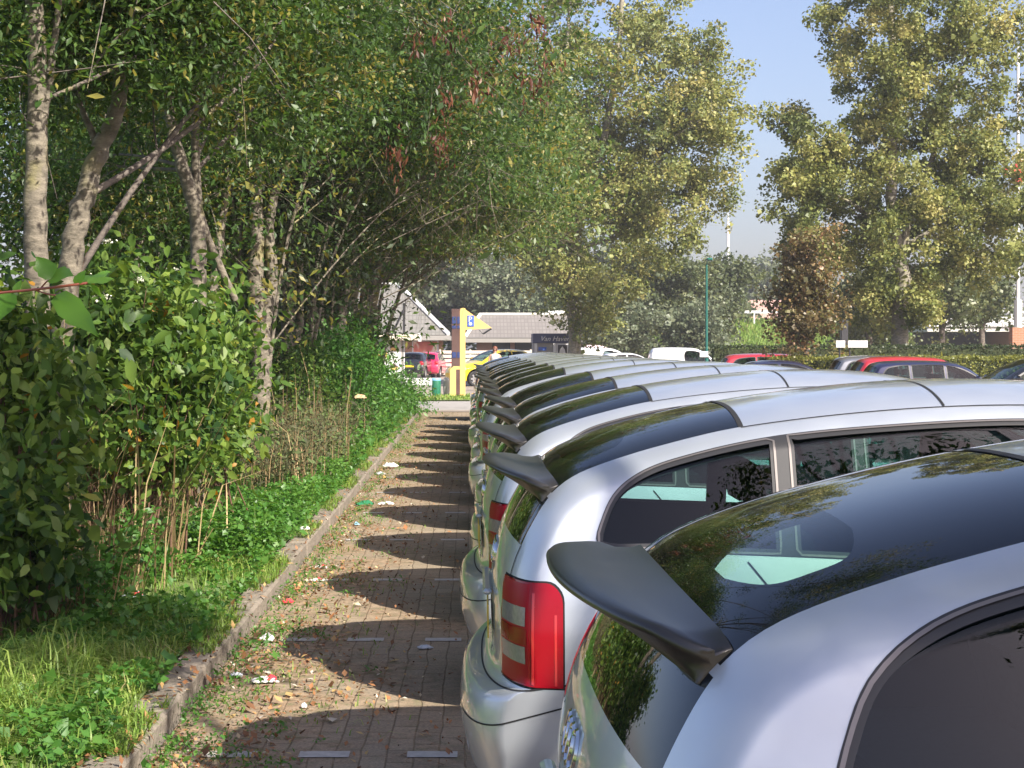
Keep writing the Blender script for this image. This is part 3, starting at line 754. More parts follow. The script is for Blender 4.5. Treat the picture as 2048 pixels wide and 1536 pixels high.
# ---------------- plants ----------------
def leaves_arr(P, size, rng, droop=.3, wide=.55, upbias=.6, szvar=.35, oval=False, yawdir=None):
    """P (n,3) leaf bases -> verts, faces, rnd"""
    n = len(P)
    az = rng.uniform(0, 2*np.pi, n); el = rng.normal(-droop, .55, n)
    T = np.stack([np.cos(az)*np.cos(el), np.sin(az)*np.cos(el), np.sin(el)], 1)
    up = np.stack([rng.normal(0, .5, n), rng.normal(0, .5, n), np.full(n, upbias) + rng.normal(0, .35, n)], 1)
    B = np.cross(T, up); B /= np.linalg.norm(B, axis=1)[:, None] + 1e-9; N = np.cross(B, T)
    s = size * np.exp(rng.normal(0, szvar, n))[:, None]; w = s * wide * .5
    fold = rng.uniform(.05, .35, n)[:, None]
    if oval:
        c = rng.uniform(-.25, .1, n)[:, None]         # tip curls
        v0 = P; v1 = P + T*s*.30 + B*w + N*w*fold; v2 = P + T*s*.30 - B*w + N*w*fold
        v3 = P + T*s*.68 + B*w*.78 + N*(w*fold + s*c*.4); v4 = P + T*s*.68 - B*w*.78 + N*(w*fold + s*c*.4)
        v5 = P + T*s + N*s*c; m1 = P + T*s*.32; m2 = P + T*s*.68 + N*s*c*.35
        V = np.stack([v0, v1, v2, v3, v4, v5, m1, m2], 1).reshape(-1, 3)
        q = np.array([[0, 6, 1, 1], [0, 2, 6, 6], [6, 7, 3, 1], [2, 4, 7, 6], [7, 5, 3, 3], [4, 5, 7, 7]])
        tri = np.array([[0,6,1],[0,2,6],[6,7,3],[6,3,1],[2,4,7],[2,7,6],[7,5,3],[4,5,7]])
        Fq = (np.arange(n)[:, None, None]*8 + tri[None]).reshape(-1, 3); k = 8
    else:
        v1 = P + T*s*.45 + B*w + N*w*fold; v2 = P + T*s*.45 - B*w + N*w*fold; v3 = P + T*s
        V = np.stack([P, v1, v2, v3], 1).reshape(-1, 3)
        tri = np.array([[0, 3, 1], [0, 2, 3]]); Fq = (np.arange(n)[:, None, None]*4 + tri[None]).reshape(-1, 3); k = 4
    return V, Fq, k
def leafmesh(name, P, size, rng, mat, r=None, **kw):
    V, Fq, k = leaves_arr(P, size, rng, **kw)
    if r is None: r = rng.uniform(0, 1, len(P))
    return npmesh(name, V, Fq, mat, False, np.repeat(np.clip(r, 0, 1), k))
def bez(a, b, c, n=7): t = np.linspace(0, 1, n)[:, None]; return (1-t)**2*a + 2*t*(1-t)*b + t*t*c
def poly_at(P, Rr, z):                                # nearest point of a trunk polyline at height z
    P = np.array(P); zz = P[:, 2]; i = int(np.clip(np.searchsorted(zz, z), 1, len(P)-1)); t = np.clip((z - zz[i-1]) / (zz[i]-zz[i-1]+1e-6), 0, 1)
    return P[i-1]*(1-t) + P[i]*t, Rr[i-1]*(1-t) + Rr[i]*t
def smooth_line(pts, n=5, rng=None, wob=0.0):
    P = crspline(np.array([tuple(p) for p in pts]), n, False)
    if rng is not None and wob: P[1:-1] += rng.normal(0, wob, P[1:-1].shape)
    return P
def make_tree(name, label, cat, base, stems, ells, nleaf, lsize, bark, lmat, rng, group=None, ncl=60, csig=.35, twigs=3, rise=.7, leafkw=None, dens_shell=.6, twig_mat=None, flat=.7, extra=None, clumpvar=.25, shade=.0, zmin=None):
    """stems: list of (polyline points, r0, r1); ells: (cx,cy,cz,rx,ry,rz,weight) in world space; everything stored relative to base"""
    base = np.array(base, float); root = empty(name, tuple(base), label, cat, group)
    tl = []; ST = []
    for pts, r0, r1 in stems:
        P = smooth_line(pts, 6, rng, r0*.06); rr = np.linspace(r0, r1, len(P)); 
        if abs(P[0][2]-base[2]) < .3: rr[:3] *= np.array([1.45, 1.18, 1.05])
        tl.append((P-base, rr, 12)); ST.append((P, rr))
    add("trunk", tubes_mesh("trunk", tl, bark), root)
    W = np.array([e[6] for e in ells], float); W /= W.sum(); C = []; tw = []
    idx = rng.choice(len(ells), ncl, p=W)
    CC = []
    for k in range(ncl):
        e = ells[idx[k]]; d = rng.normal(0, 1, 3); d /= np.linalg.norm(d); q = (rng.uniform(dens_shell**3, 1))**(1/3)
        CC.append(np.array(e[:3]) + d*q*np.array(e[3:6]))
    nm = max(4, ncl // 9); mains = []
    for k, c in enumerate(CC):
        C.append(c)
        P, rr = min(ST, key=lambda s_: np.min(np.linalg.norm(s_[0][:, :2]-c[:2], axis=1) + .4*np.abs(s_[0][:, 2]-c[2])))
        if k < nm:                                    # main boughs leave the stems
            h = np.linalg.norm(P[:, :2]-c[:2], axis=1).min()
            z = np.clip(c[2] - rise*h*rng.uniform(.6, 1.3) - .2, P[0][2] + .3*(P[-1][2]-P[0][2]), P[-1][2]-.02); a, ra = poly_at(P, rr, z); L = np.linalg.norm(c-a)
            b = bez(a, (a+c)/2 + np.array([0, 0, .10*h]) + rng.normal(0, .07*L+.02, 3), c, 10); r_ = np.linspace(min(ra*.5, .007*L+.006)*rng.uniform(.8, 1.3), .004+.001*L, 10); mains.append((b, r_))
        else:                                         # the rest fork off the nearest bough or the stem top
            best = min(mains, key=lambda m_: np.min(np.linalg.norm(m_[0][2:]-c, axis=1))); dd = np.linalg.norm(best[0][2:]-c, axis=1); i0 = int(np.clip(np.argmin(dd) + 2 - rng.integers(0, 3), 1, 9))
            a, ra = best[0][i0], best[1][i0]; L = np.linalg.norm(c-a)
            b = bez(a, (a+c)/2 + rng.normal(0, .17*L+.02, 3), c, 7); r_ = np.linspace(min(ra*.6, .004*L+.005), .002+.0006*L, 7)
            if len(mains) < nm*3 and L > .8: mains.append((np.vstack([b, b[-1:]+.001, b[-1:]+.002, b[-1:]+.003]), np.r_[r_, r_[-1:], r_[-1:], r_[-1:]]))
        tw.append((b-base, r_, 6))
        for _ in range(twigs if csig > .31 else 1):
            s0 = b[rng.integers(3, 7)]; e2 = s0 + rng.normal(0, csig, 3)*1.6; tw.append((np.array([s0, (s0+e2)/2+rng.normal(0, .1*csig, 3), e2])-base, np.array([.005, .0035, .002])*(1+.08*L), 4)); C.append(e2)
    add("limbs", tubes_mesh("limbs", tw, twig_mat or bark), root)
    C = np.array(C); m = len(C); cs = rng.uniform(.5, 1.4, m); cr = rng.normal(.5, clumpvar, m)
    pw = cs**2/np.sum(cs**2); ci = rng.choice(m, nleaf, p=pw)
    off = rng.normal(0, 1, (nleaf, 3)); off *= (1.75*rng.random(nleaf)**.55/np.linalg.norm(off, axis=1))[:, None]; off[:, 2] *= flat
    P = C[ci] + off*(csig*cs[ci])[:, None] - base
    r = cr[ci] + rng.normal(0, .18, nleaf)
    if zmin is not None: mk_ = P[:, 2] + base[2] > zmin + rng.uniform(-.15, .25, nleaf); P = P[mk_]; r = r[mk_]
    add("crown", leafmesh("crown", P, lsize, rng, lmat, r, **(leafkw or {})), root)
    return root, C
M_BARK = barkmat("ash_bark", (.075, .066, .05), (.145, .125, .095), (.24, .208, .158))
M_BARKP = barkmat("poplar_bark", (.12, .11, .085), (.22, .20, .155), (.36, .33, .26))
M_BARKD = barkmat("dark_bark", (.06, .05, .045), (.12, .10, .085), (.2, .17, .14))
M_TWIG = pmat("twig", (.30, .24, .15), .8, var=.3)
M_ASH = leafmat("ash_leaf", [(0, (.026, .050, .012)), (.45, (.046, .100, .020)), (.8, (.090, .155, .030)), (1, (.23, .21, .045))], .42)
M_ASHY = leafmat("ash_leaf_sunny", [(0, (.04, .07, .016)), (.4, (.068, .125, .028)), (.75, (.14, .19, .042)), (1, (.30, .25, .06))], .42)  # lit copy of the ash leaf, sunlight put into a lighter colour
M_POP = leafmat("poplar_leaf", [(0, (.075, .105, .03)), (.4, (.17, .20, .055)), (.8, (.29, .295, .09)), (1, (.38, .35, .13))], .3, .5, .4)
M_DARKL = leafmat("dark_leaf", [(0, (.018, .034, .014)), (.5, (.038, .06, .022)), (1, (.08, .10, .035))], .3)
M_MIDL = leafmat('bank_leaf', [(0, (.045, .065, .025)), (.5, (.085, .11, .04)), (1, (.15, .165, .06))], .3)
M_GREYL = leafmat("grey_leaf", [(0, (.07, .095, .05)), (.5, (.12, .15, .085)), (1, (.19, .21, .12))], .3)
M_COPP = leafmat("copper_leaf", [(0, (.06, .06, .02)), (.4, (.13, .09, .035)), (.7, (.14, .14, .04)), (1, (.27, .16, .07))], .3)
M_DOG = leafmat("dogwood_leaf", [(0, (.022, .06, .014)), (.5, (.09, .165, .03)), (.93, (.21, .29, .055)), (.985, (.26, .26, .05)), (1, (.42, .22, .04))], .42, .45, .3)
M_NETT = leafmat("nettle_leaf", [(0, (.035, .11, .018)), (.5, (.07, .19, .03)), (1, (.14, .28, .05))], .42, .45)
M_GRASS = leafmat("grass_blade", [(0, (.08, .16, .025)), (.5, (.17, .28, .045)), (.85, (.28, .36, .08)), (1, (.42, .36, .16))], .35, .5)
M_DRY = leafmat("dry_stalk", [(0, (.16, .10, .05)), (.5, (.30, .21, .10)), (1, (.50, .38, .20))], .2, .7)
M_KEYS = leafmat("seed_key", [(0, (.055, .016, .01)), (.5, (.11, .035, .018)), (1, (.19, .08, .035))], .3)
M_HEDGE = leafmat("hedge_leaf", [(0, (.08, .10, .02)), (.5, (.17, .19, .035)), (1, (.32, .31, .07))], .3)
M_RED = pmat("red_twig", (.35, .10, .07), .5)
M_FLOWER = pmat("white_flower", (.75, .75, .62), .8)

def Wp(x, y, Y): return np.array(tuple(at(x, y, Y)))
def ground_at(x, Y, z=.13): return np.array([(x-HX)*Y/F_PX, Y, z])
rg = np.random.default_rng(11)
ASHKW = dict(droop=.45, wide=.42, upbias=.8)
def ell(x, y, Y, rx, ry_px, dY, w=1.0):               # ellipsoid from a pixel box at distance Y
    c = Wp(x, y, Y); return (c[0], c[1], c[2], rx*Y/F_PX, dY, ry_px*Y/F_PX, w)
G_ROW = "slender trees along the left verge"
row = [
 ("slim straight tree at the left edge, scarred trunk rising out of the bush", 9.3, [([ground_at(98, 9.3), Wp(88, 900, 9.3), Wp(72, 560, 9.3), Wp(72, 330, 9.3), Wp(75, 150, 9.3), Wp(60, -80, 9.3), Wp(40, -300, 9.3)], .088, .04), ([Wp(72, 330, 9.3), Wp(100, 150, 9.3), Wp(130, -100, 9.4)], .03, .015)],
   [ell(80, -60, 9.3, 330, 200, 1.2), ell(-20, 160, 9.0, 90, 120, .8, .3), ell(330, -60, 10.5, 250, 160, 1.4), (-.9, 6.6, 7.3, 1.5, 1.2, .7, .8), (-2.2, 7.6, 7.6, 1.4, 1.2, .7, .5)], 36000, .045, 100, .28),  # last two lobes, above the view, added to shade upper trunks and foliage
 ("leaning tree with a sunlit patch on its bent trunk, second from the left edge", 10.2, [([ground_at(110, 10.2), Wp(118, 800, 10.2), Wp(140, 520, 10.2), Wp(168, 400, 10.2), Wp(195, 310, 10.2), Wp(232, 225, 10.2), Wp(246, 100, 10.2), Wp(252, -80, 10.3), Wp(260, -250, 10.3)], .088, .03), ([Wp(200, 300, 10.2), Wp(160, 210, 10.3), Wp(120, 90, 10.4)], .025, .012)],
   [ell(280, 10, 10.4, 230, 170, 1.2), ell(460, -30, 11, 220, 150, 1.4), ell(160, 120, 11.5, 130, 110, .8, .6)], 34000, .045, 60, .24),
 ("forked dark trunk behind the dogwood bush, branches crossing above it", 13.2, [([ground_at(392, 13.2), Wp(390, 900, 13.2), Wp(396, 560, 13.2), Wp(394, 440, 13.2), Wp(370, 350, 13.2), Wp(345, 260, 13.2), Wp(330, 120, 13.3), Wp(310, -60, 13.4)], .085, .03), ([Wp(396, 480, 13.2), Wp(392, 330, 13.3), Wp(390, 200, 13.3), Wp(400, 20, 13.4)], .045, .02), ([Wp(470, 600, 13.6), Wp(420, 490, 13.4), Wp(396, 420, 13.2)], .03, .04)],
   [ell(350, 60, 13.6, 260, 210, 1.6), ell(600, 20, 14, 200, 160, 1.6), ell(240, 330, 16, 110, 110, 1.0, .35), (-.4, 9.6, 8.2, 1.6, 1.4, .8, .6)], 54000, .05, 100, .3),  # last lobe is out of view overhead, added for its shade
 ("thickest foreground trunk with cut branch knots, standing by the grass edge", 20.5, [([ground_at(503, 20.5), Wp(520, 800, 20.5), Wp(522, 680, 20.5), Wp(512, 600, 20.5), Wp(515, 480, 20.5), Wp(512, 340, 20.5), Wp(540, 240, 20.5), Wp(580, 80, 20.6), Wp(600, -60, 20.6)], .145, .04), ([Wp(528, 650, 20.5), Wp(545, 560, 20.5), Wp(538, 450, 20.5), Wp(556, 370, 20.5), Wp(600, 290, 20.6), Wp(660, 180, 20.7)], .085, .03)],
   [ell(560, 120, 20.5, 230, 190, 2.2), ell(760, 60, 21, 220, 170, 2.4), ell(880, 260, 22, 130, 130, 1.6, .7)], 46000, .07, 130, .36),
 ("pale trunk with a round cut scar right behind the thickest trunk", 25, [([ground_at(570, 25), Wp(580, 740, 25), Wp(575, 640, 25), Wp(572, 520, 25), Wp(598, 400, 25), Wp(612, 260, 25), Wp(650, 120, 25), Wp(680, -40, 25)], .125, .04), ([Wp(588, 700, 25), Wp(600, 640, 25), Wp(602, 500, 25), Wp(630, 380, 25), Wp(650, 230, 25)], .07, .03)],
   [ell(660, 160, 25, 220, 190, 2.4), ell(840, 90, 25.5, 200, 160, 2.4), ell(950, 330, 26, 110, 120, 1.6, .7)], 46000, .078, 130, .4),
 ("dark broad trunk at the centre of the verge, third past the knotted trunk", 30, [([ground_at(620, 30), Wp(622, 730, 30), Wp(622, 600, 30), Wp(630, 500, 30), Wp(626, 380, 30), Wp(650, 250, 30), Wp(700, 60, 30)], .145, .05), ([Wp(630, 520, 30), Wp(664, 400, 30), Wp(700, 300, 30), Wp(760, 180, 30)], .06, .03)],
   [ell(760, 250, 30, 220, 190, 2.6), ell(930, 130, 31, 160, 150, 2.4), ell(1000, 380, 31, 100, 110, 1.8, .8)], 46000, .088, 130, .44),
 ("slanting twin stemmed tree above the far undergrowth on the verge", 36, [([ground_at(690, 36), Wp(700, 660, 36), Wp(706, 560, 36), Wp(730, 470, 36), Wp(760, 380, 36), Wp(820, 250, 36)], .13, .05), ([Wp(700, 640, 36), Wp(716, 540, 36), Wp(700, 420, 36), Wp(720, 300, 36)], .07, .04)],
   [ell(820, 340, 36, 160, 170, 2.8), ell(960, 260, 36.5, 130, 150, 2.4), ell(900, 470, 36, 110, 70, 2.0, .7)], 42000, .10, 120, .46),
 ("last tree of the verge, its low boughs reaching over the far cars", 41, [([ground_at(742, 41), Wp(745, 650, 41), Wp(750, 560, 41), Wp(780, 470, 41), Wp(820, 380, 41), Wp(870, 280, 41)], .14, .06), ([Wp(746, 620, 41), Wp(770, 540, 41), Wp(810, 500, 41)], .07, .04)],
   [ell(860, 400, 41, 150, 140, 2.8), ell(1000, 430, 41, 90, 100, 2.4, .8), ell(800, 520, 40, 90, 60, 2.0, .6), ell(1010, 250, 41, 90, 130, 2.0, .6)], 42000, .11, 120, .5),
]
ROWC = []; ZM = [230, 240, 300, 330, 390, 450, 505, 505]
for (lab, Y, st, el_, nl, ls, nc, cs) in row:
    if Y > 20:                                        # slimmer stems fanning out of the same stool
        P0 = np.array(st[0][0][0]); S_ = Y/F_PX
        for k in range(5):
            q = rg.uniform(-1, 1); st.append(([P0 + [q*.25, .15, 0], P0 + [q*.45, .2, 1.6], P0 + [q*.8+rg.normal(0, .1), .3, 3.2], P0 + [q*1.5+.35+rg.normal(0, .2), .3, 5.2]], rg.uniform(.03, .055)*(Y/25), .018))
    b = st[0][0][0]
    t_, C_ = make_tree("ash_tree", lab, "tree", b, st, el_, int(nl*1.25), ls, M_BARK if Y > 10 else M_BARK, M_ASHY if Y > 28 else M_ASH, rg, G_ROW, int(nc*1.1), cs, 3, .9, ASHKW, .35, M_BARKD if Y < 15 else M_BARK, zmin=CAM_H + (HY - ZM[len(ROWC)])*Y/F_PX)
    ROWC.append((t_, C_, b))
# hanging bunches of red-brown seed keys
def keys(tree, base, pts, lab=None):
    for c in pts:
        n = rg.integers(50, 85); o = rg.normal(0, 1, (n, 3))*np.array([.075, .075, .14])
        add("seed_cluster", leafmesh("seed_cluster", c + o - base, .075, rg, M_KEYS, None, droop=1.2, wide=.3), tree)
KP = [(690,20),(740,35),(800,50),(818,100),(822,70),(855,55),(862,160),(880,120),(905,60),(920,45),(945,30),(1005,60),(1015,75),(1000,85),(1030,95),(1060,75),(1085,65),(1105,120),(1040,105),(870,190),(905,190),(890,225),(855,250),(900,250),(950,165),(985,160),(1020,160),(1020,185),(1065,165),(1090,185),(945,190),(850,120),(885,290),(790,250),(700,200),(735,230),(795,310),(870,320),(840,300),(940,100)]
for k, (t_, C_, b) in enumerate(ROWC[3:7]):
    Y = [19, 22.5, 27, 33][k]; keys(t_, b, [Wp(x + rg.normal(0, 6), y + rg.normal(0, 6), Y) for (x, y) in KP[k::4]])

# darker wood filling the left behind the row
G_WOOD = "leafy trees standing behind the verge row"
woodl = ["dark leafy tree filling the gap behind the leaning trunk", "dark leafy tree behind the forked trunk", "dense tree behind the knotted trunk", "dense low-branched tree at the back of the verge", "green tree behind the far undergrowth", "tree closing the far end of the wood before the shelter roof"]
wood = [(250, 18.5, 200, 260, -40, 250), (430, 23, 190, 300, -60, 280), (610, 30, 170, 330, 0, 300), (330, 36, 260, 300, -100, 300), (665, 44, 90, 400, 120, 260), (640, 55, 170, 420, 150, 260)]
for k, (x, Y, rx, yc, yt, ry) in enumerate(wood):
    b = ground_at(x, Y, .3); top = Wp(x+20, yt, Y)
    st = [([b, (b*2+top)/3+rg.normal(0, .12, 3), (b+2*top)/3+rg.normal(0, .15, 3), top], .006*Y*.8, .03), ([ (b*2+top)/3, Wp(x+rx*.4, yc-40, Y)], .05, .02), ([(b*2.4+top)/3.4, Wp(x-rx*.4, yc-60, Y+.5)], .05, .02), ([b+[.5, .3, 0], (b*2+top)/3+[.7+rg.normal(0, .2), .2, 0], (b+2*top)/3+[1.1, .3, 0], top+[1.5, 0, 0]], .004*Y, .02), ([b+[-.6, .1, 0], (b*2+top)/3+[-.9+rg.normal(0, .2), .2, 0], (b+2*top)/3+[-1.2, 0, 0], top+[-1.0, 0, 0]], .0035*Y, .02)]
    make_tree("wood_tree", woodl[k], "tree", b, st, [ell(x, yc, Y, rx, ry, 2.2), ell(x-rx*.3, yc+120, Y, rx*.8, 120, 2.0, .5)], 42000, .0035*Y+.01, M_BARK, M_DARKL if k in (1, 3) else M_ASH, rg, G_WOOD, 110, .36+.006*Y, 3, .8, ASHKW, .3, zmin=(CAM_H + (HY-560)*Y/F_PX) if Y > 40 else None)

# ---- big poplars on the right ----
POPKW = dict(droop=.2, wide=.85, upbias=.3)
b = np.array(tuple(at(1150, 0, 70))); b[2] = 0
make_tree("poplar_tree", "tall airy poplar rising behind the far end of the silver row", "tree", b,
  [([b, Wp(1148, 660, 70), Wp(1142, 560, 70), Wp(1150, 470, 70), Wp(1180, 380, 70), Wp(1215, 240, 70), Wp(1240, 60, 70), Wp(1250, -150, 70)], .30, .08),
   ([Wp(1144, 560, 70), Wp(1120, 460, 70), Wp(1140, 330, 70), Wp(1130, 180, 70), Wp(1140, 0, 70)], .17, .06), ([Wp(1165, 430, 70), Wp(1250, 330, 70), Wp(1330, 260, 70), Wp(1400, 140, 70)], .13, .04), ([Wp(1150, 500, 70), Wp(1240, 470, 70), Wp(1340, 420, 70)], .1, .03), ([Wp(1130, 480, 70), Wp(1070, 400, 70), Wp(1050, 300, 70)], .1, .03)],
  [ell(1260, 140, 70, 150, 260, 3.2, 1.6), ell(1250, 330, 70, 190, 150, 3.6, 1.2), ell(1418, 250, 70, 62, 180, 2.2, .5), ell(1110, 330, 70, 90, 190, 2.6, .7), ell(1120, 80, 70, 60, 150, 2, .35), ell(1330, 430, 70, 130, 90, 2.6, .6), ell(1100, 520, 70, 90, 70, 2.2, .35), ell(1190, 580, 70, 110, 80, 2.4, .55), ell(1155, 625, 70, 60, 45, 1.8, .22), ell(1480, 170, 70, 22, 60, .8, .10)],
  105000, .118, M_BARKP, M_POP, rg, None, 300, .33, 3, .9, POPKW, .2, None, .8)
b = np.array(tuple(at(1800, 0, 56))); b[2] = 0
make_tree("poplar_tree", "broad yellow-green poplar above the cars on the right", "tree", b,
  [([b, Wp(1800, 650, 56), Wp(1806, 560, 56), Wp(1790, 480, 56), Wp(1782, 350, 56), Wp(1790, 200, 56), Wp(1780, 20, 56), Wp(1790, -200, 56)], .33, .08),
   ([Wp(1800, 560, 56), Wp(1815, 450, 56), Wp(1860, 330, 56), Wp(1900, 200, 56), Wp(1960, 60, 56)], .16, .05), ([Wp(1790, 480, 56), Wp(1740, 430, 56), Wp(1690, 400, 56), Wp(1620, 350, 56)], .10, .03), ([Wp(1795, 500, 56), Wp(1880, 450, 56), Wp(1970, 390, 56)], .08, .03)],
  [ell(1790, 60, 56, 165, 230, 3.2, 1.7), ell(1760, 330, 56, 210, 150, 3.4, 1.3), ell(1600, 330, 56, 50, 130, 2.0, .42), ell(1960, 150, 56, 110, 200, 2.6, .75), ell(1960, 420, 56, 140, 140, 2.8, 1.0), ell(1780, 500, 56, 160, 120, 2.8, 1.0), ell(1620, 470, 56, 70, 70, 1.8, .2), ell(1800, 610, 56, 70, 50, 1.4, .2)],
  138000, .100, M_BARKP, M_POP, rg, None, 340, .29, 3, .9, POPKW, .2, None, .8)
b = np.array(tuple(at(1612, 0, 48))); b[2] = 0
make_tree("copper_tree", "small rusty-leaved tree between the two poplars", "tree", b, [([b, Wp(1612, 640, 48), Wp(1612, 540, 48), Wp(1606, 470, 48)], .09, .03)],
  [ell(1610, 635, 48, 58, 70, 1.0), ell(1605, 560, 48, 36, 50, .7, .5), ell(1600, 500, 48, 14, 34, .3, .15)], 13000, .085, M_BARKD, M_COPP, rg, None, 80, .26, 2, .6, POPKW, .2)
G_MID = "darker trees in front of the green bank"
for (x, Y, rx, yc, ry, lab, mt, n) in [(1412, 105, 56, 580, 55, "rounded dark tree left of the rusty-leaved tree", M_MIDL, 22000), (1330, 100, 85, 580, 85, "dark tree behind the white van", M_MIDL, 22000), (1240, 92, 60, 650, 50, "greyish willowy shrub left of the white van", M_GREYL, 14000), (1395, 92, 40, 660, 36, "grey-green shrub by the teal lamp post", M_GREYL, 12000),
      (1885, 75, 60, 575, 45, "dark low tree beside the bridge", M_MIDL, 9000), (1965, 78, 50, 590, 45, "dark tree in front of the brick abutment", M_MIDL, 8000), (1740, 72, 60, 590, 48, "dark bushy tree behind the broad poplar trunk", M_MIDL, 16000), (1745, 80, 30, 650, 32, "low dark shrub under the broad poplar", M_MIDL, 9000)]:
    b = np.array(tuple(at(x, 0, Y))); b[2] = 0
    make_tree("bank_tree", lab, "tree", b, [([b, Wp(x, yc+ry*.4, Y), Wp(x+4, yc, Y), Wp(x, yc-ry*.6, Y)], .16, .05)], [ell(x, yc, Y, rx, ry, 2.4), ell(x-rx*.2, yc+ry*.4, Y, rx*.8, ry*.5, 2.0, .4)], n, .0018*Y, M_BARKD, mt, rg, G_MID, 80, .005*Y, 2, .7, POPKW, .3)
G_BACK = "distant trees behind the two tiled roofs"
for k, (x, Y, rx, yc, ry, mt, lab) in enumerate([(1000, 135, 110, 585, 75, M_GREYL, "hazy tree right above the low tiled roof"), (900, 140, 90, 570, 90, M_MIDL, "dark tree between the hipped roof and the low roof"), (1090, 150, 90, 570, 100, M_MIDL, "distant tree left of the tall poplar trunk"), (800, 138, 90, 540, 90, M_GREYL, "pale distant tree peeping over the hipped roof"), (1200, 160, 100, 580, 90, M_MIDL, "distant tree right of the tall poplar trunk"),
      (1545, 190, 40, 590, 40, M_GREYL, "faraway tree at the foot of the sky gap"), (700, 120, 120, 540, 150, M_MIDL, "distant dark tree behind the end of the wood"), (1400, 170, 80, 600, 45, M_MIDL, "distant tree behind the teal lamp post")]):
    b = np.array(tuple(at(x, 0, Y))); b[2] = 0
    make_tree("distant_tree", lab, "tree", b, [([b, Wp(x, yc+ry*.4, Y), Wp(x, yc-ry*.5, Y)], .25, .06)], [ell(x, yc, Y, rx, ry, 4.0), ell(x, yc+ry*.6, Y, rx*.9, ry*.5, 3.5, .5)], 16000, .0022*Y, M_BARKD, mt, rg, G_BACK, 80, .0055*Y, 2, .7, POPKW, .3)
# unseen tree behind the camera, its crown shaped to shade the nearest car
b = np.array([5.4, -3.7, 0.])
make_tree("shade_tree", "unseen tree behind the viewer, shaped to shade the nearest silver car", "tree", b, [([b, b+[0, 0, 2.5], b+[.2, -.1, 5], b+[0, 0, 8.5]], .16, .04)],
  [(5.6, -3.4, 6.4, 3.6, 1.25, 1.4, 1), (8.2, -3.4, 6.0, 2.2, 1.1, 1.3, .6), (4.0, -3.0, 5.2, 1.6, .8, .8, .3), (3.0, 3.0, 6.1, .8, .45, .4, .16), (1.7, 4.2, 6.1, .8, .6, .4, .2)], 95000, .085, M_BARK, M_ASH, rg, None, 230, .3, 3, .8, ASHKW, .1)  # last two lobes added overhead to shade the verge and left dogwood
# ---------------- the parked row ----------------
CARS = [(.065, 2.89), (-.03, 5.66), (-.05, 8.08), (0, 10.40), (.03, 12.75), (-.02, 15.35), (.0, 17.7), (.03, 19.8), (-.03, 21.95), (.0, 24.25), (.02, 26.6), (-.02, 28.95), (.0, 31.1), (.02, 33.4), (-.02, 37.4)]
CLAB = ["nearest silver hatchback, shaded, badge and black roof spoiler closest to the eye",
        "second silver hatchback of the row, whole red tail light and side windows showing",
        "third silver hatchback, its tail light half hidden behind the second car",
        "fourth silver hatchback, a narrow red lamp strip showing past the third car",
        "fifth silver hatchback of the row, long bright roof edge above its spoiler",
        "sixth silver hatchback from the near end of the row",
        "seventh silver hatchback from the near end of the row",
        "eighth silver hatchback from the near end, mid row",
        "ninth silver hatchback from the near end of the row",
        "tenth silver hatchback from the near end of the row",
        "eleventh silver hatchback, fifth from the far end of the row",
        "silver hatchback fourth from the far end of the row",
        "silver hatchback third from the far end of the row",
        "silver hatchback last but one, before the gap at the far end",
        "last silver hatchback standing at the far end of the row by the road"]
proto = build_silver()
for i, (cx, cy) in enumerate(CARS):
    c = proto if i == 0 else copy_thing(proto)
    c.location = (cx, cy, 0); c["label"] = CLAB[i]
    c.rotation_euler = (0, 0, R([.5, -.3, .4, 0, .6, -.5, .2, .7, -.4, .3, -.6, .4, 0, .5, -.3][i]))
# ---------------- shrubs, grass, weeds, fallen leaves ----------------
rb_ = np.random.default_rng(23)
def blades(name, XY, h, rng, mat, r=None, w=.006, lean=.5, zfun=vz, hs=.35, bias=(0, 0)):
    n = len(XY); z = zfun(XY[:, 0], XY[:, 1]) if zfun else np.zeros(n)
    az = rng.uniform(0, 2*np.pi, n); ln = np.abs(rng.normal(lean, .3, n)); H = h*np.exp(rng.normal(0, hs, n))
    D = np.stack([np.cos(az), np.sin(az), 0*az], 1); D[:, 0] += bias[0]; D[:, 1] += bias[1]; B = np.stack([-np.sin(az), np.cos(az), 0*az], 1); ww = (w*(.6+.8*rng.random(n)))[:, None]
    P0 = np.stack([XY[:, 0], XY[:, 1], z - .01], 1); up = np.array([0, 0, 1.])
    P1 = P0 + D*(H*ln*.3)[:, None] + up*(H*.55)[:, None]; P2 = P0 + D*(H*ln)[:, None] + up*(H*np.clip(1-.45*ln, .25, 1))[:, None]
    V = np.stack([P0-B*ww, P0+B*ww, P1-B*ww*.8, P1+B*ww*.8, P2], 1).reshape(-1, 3)
    tri = np.array([[0, 1, 3], [0, 3, 2], [2, 3, 4]]); Fq = (np.arange(n)[:, None, None]*5+tri[None]).reshape(-1, 3)
    if r is None: r = rng.uniform(0, 1, n)
    return add(name, npmesh(name, V, Fq, mat, False, np.repeat(np.clip(r, 0, 1), 5)))
def patchy(n, x0, x1, y0, y1, rng, pw=1.0):
    Y = np.exp(rng.uniform(math.log(y0), math.log(y1), n)) if pw else rng.uniform(y0, y1, n)
    X = rng.uniform(x0, x1, n); return np.stack([X, Y], 1)
def fbm(X, Y, s=1.0):
    return (np.sin(X*1.9*s+.7*np.sin(Y*1.3*s)+1.1)*np.sin(Y*1.5*s+.9*np.sin(X*1.1*s)) + .5*np.sin(X*4.3*s+1.9*np.sin(Y*2.1*s))*np.sin(Y*3.7*s+1.3) + .25*np.sin(X*9.1*s+Y*3)*np.sin(Y*8.3*s-X*2))
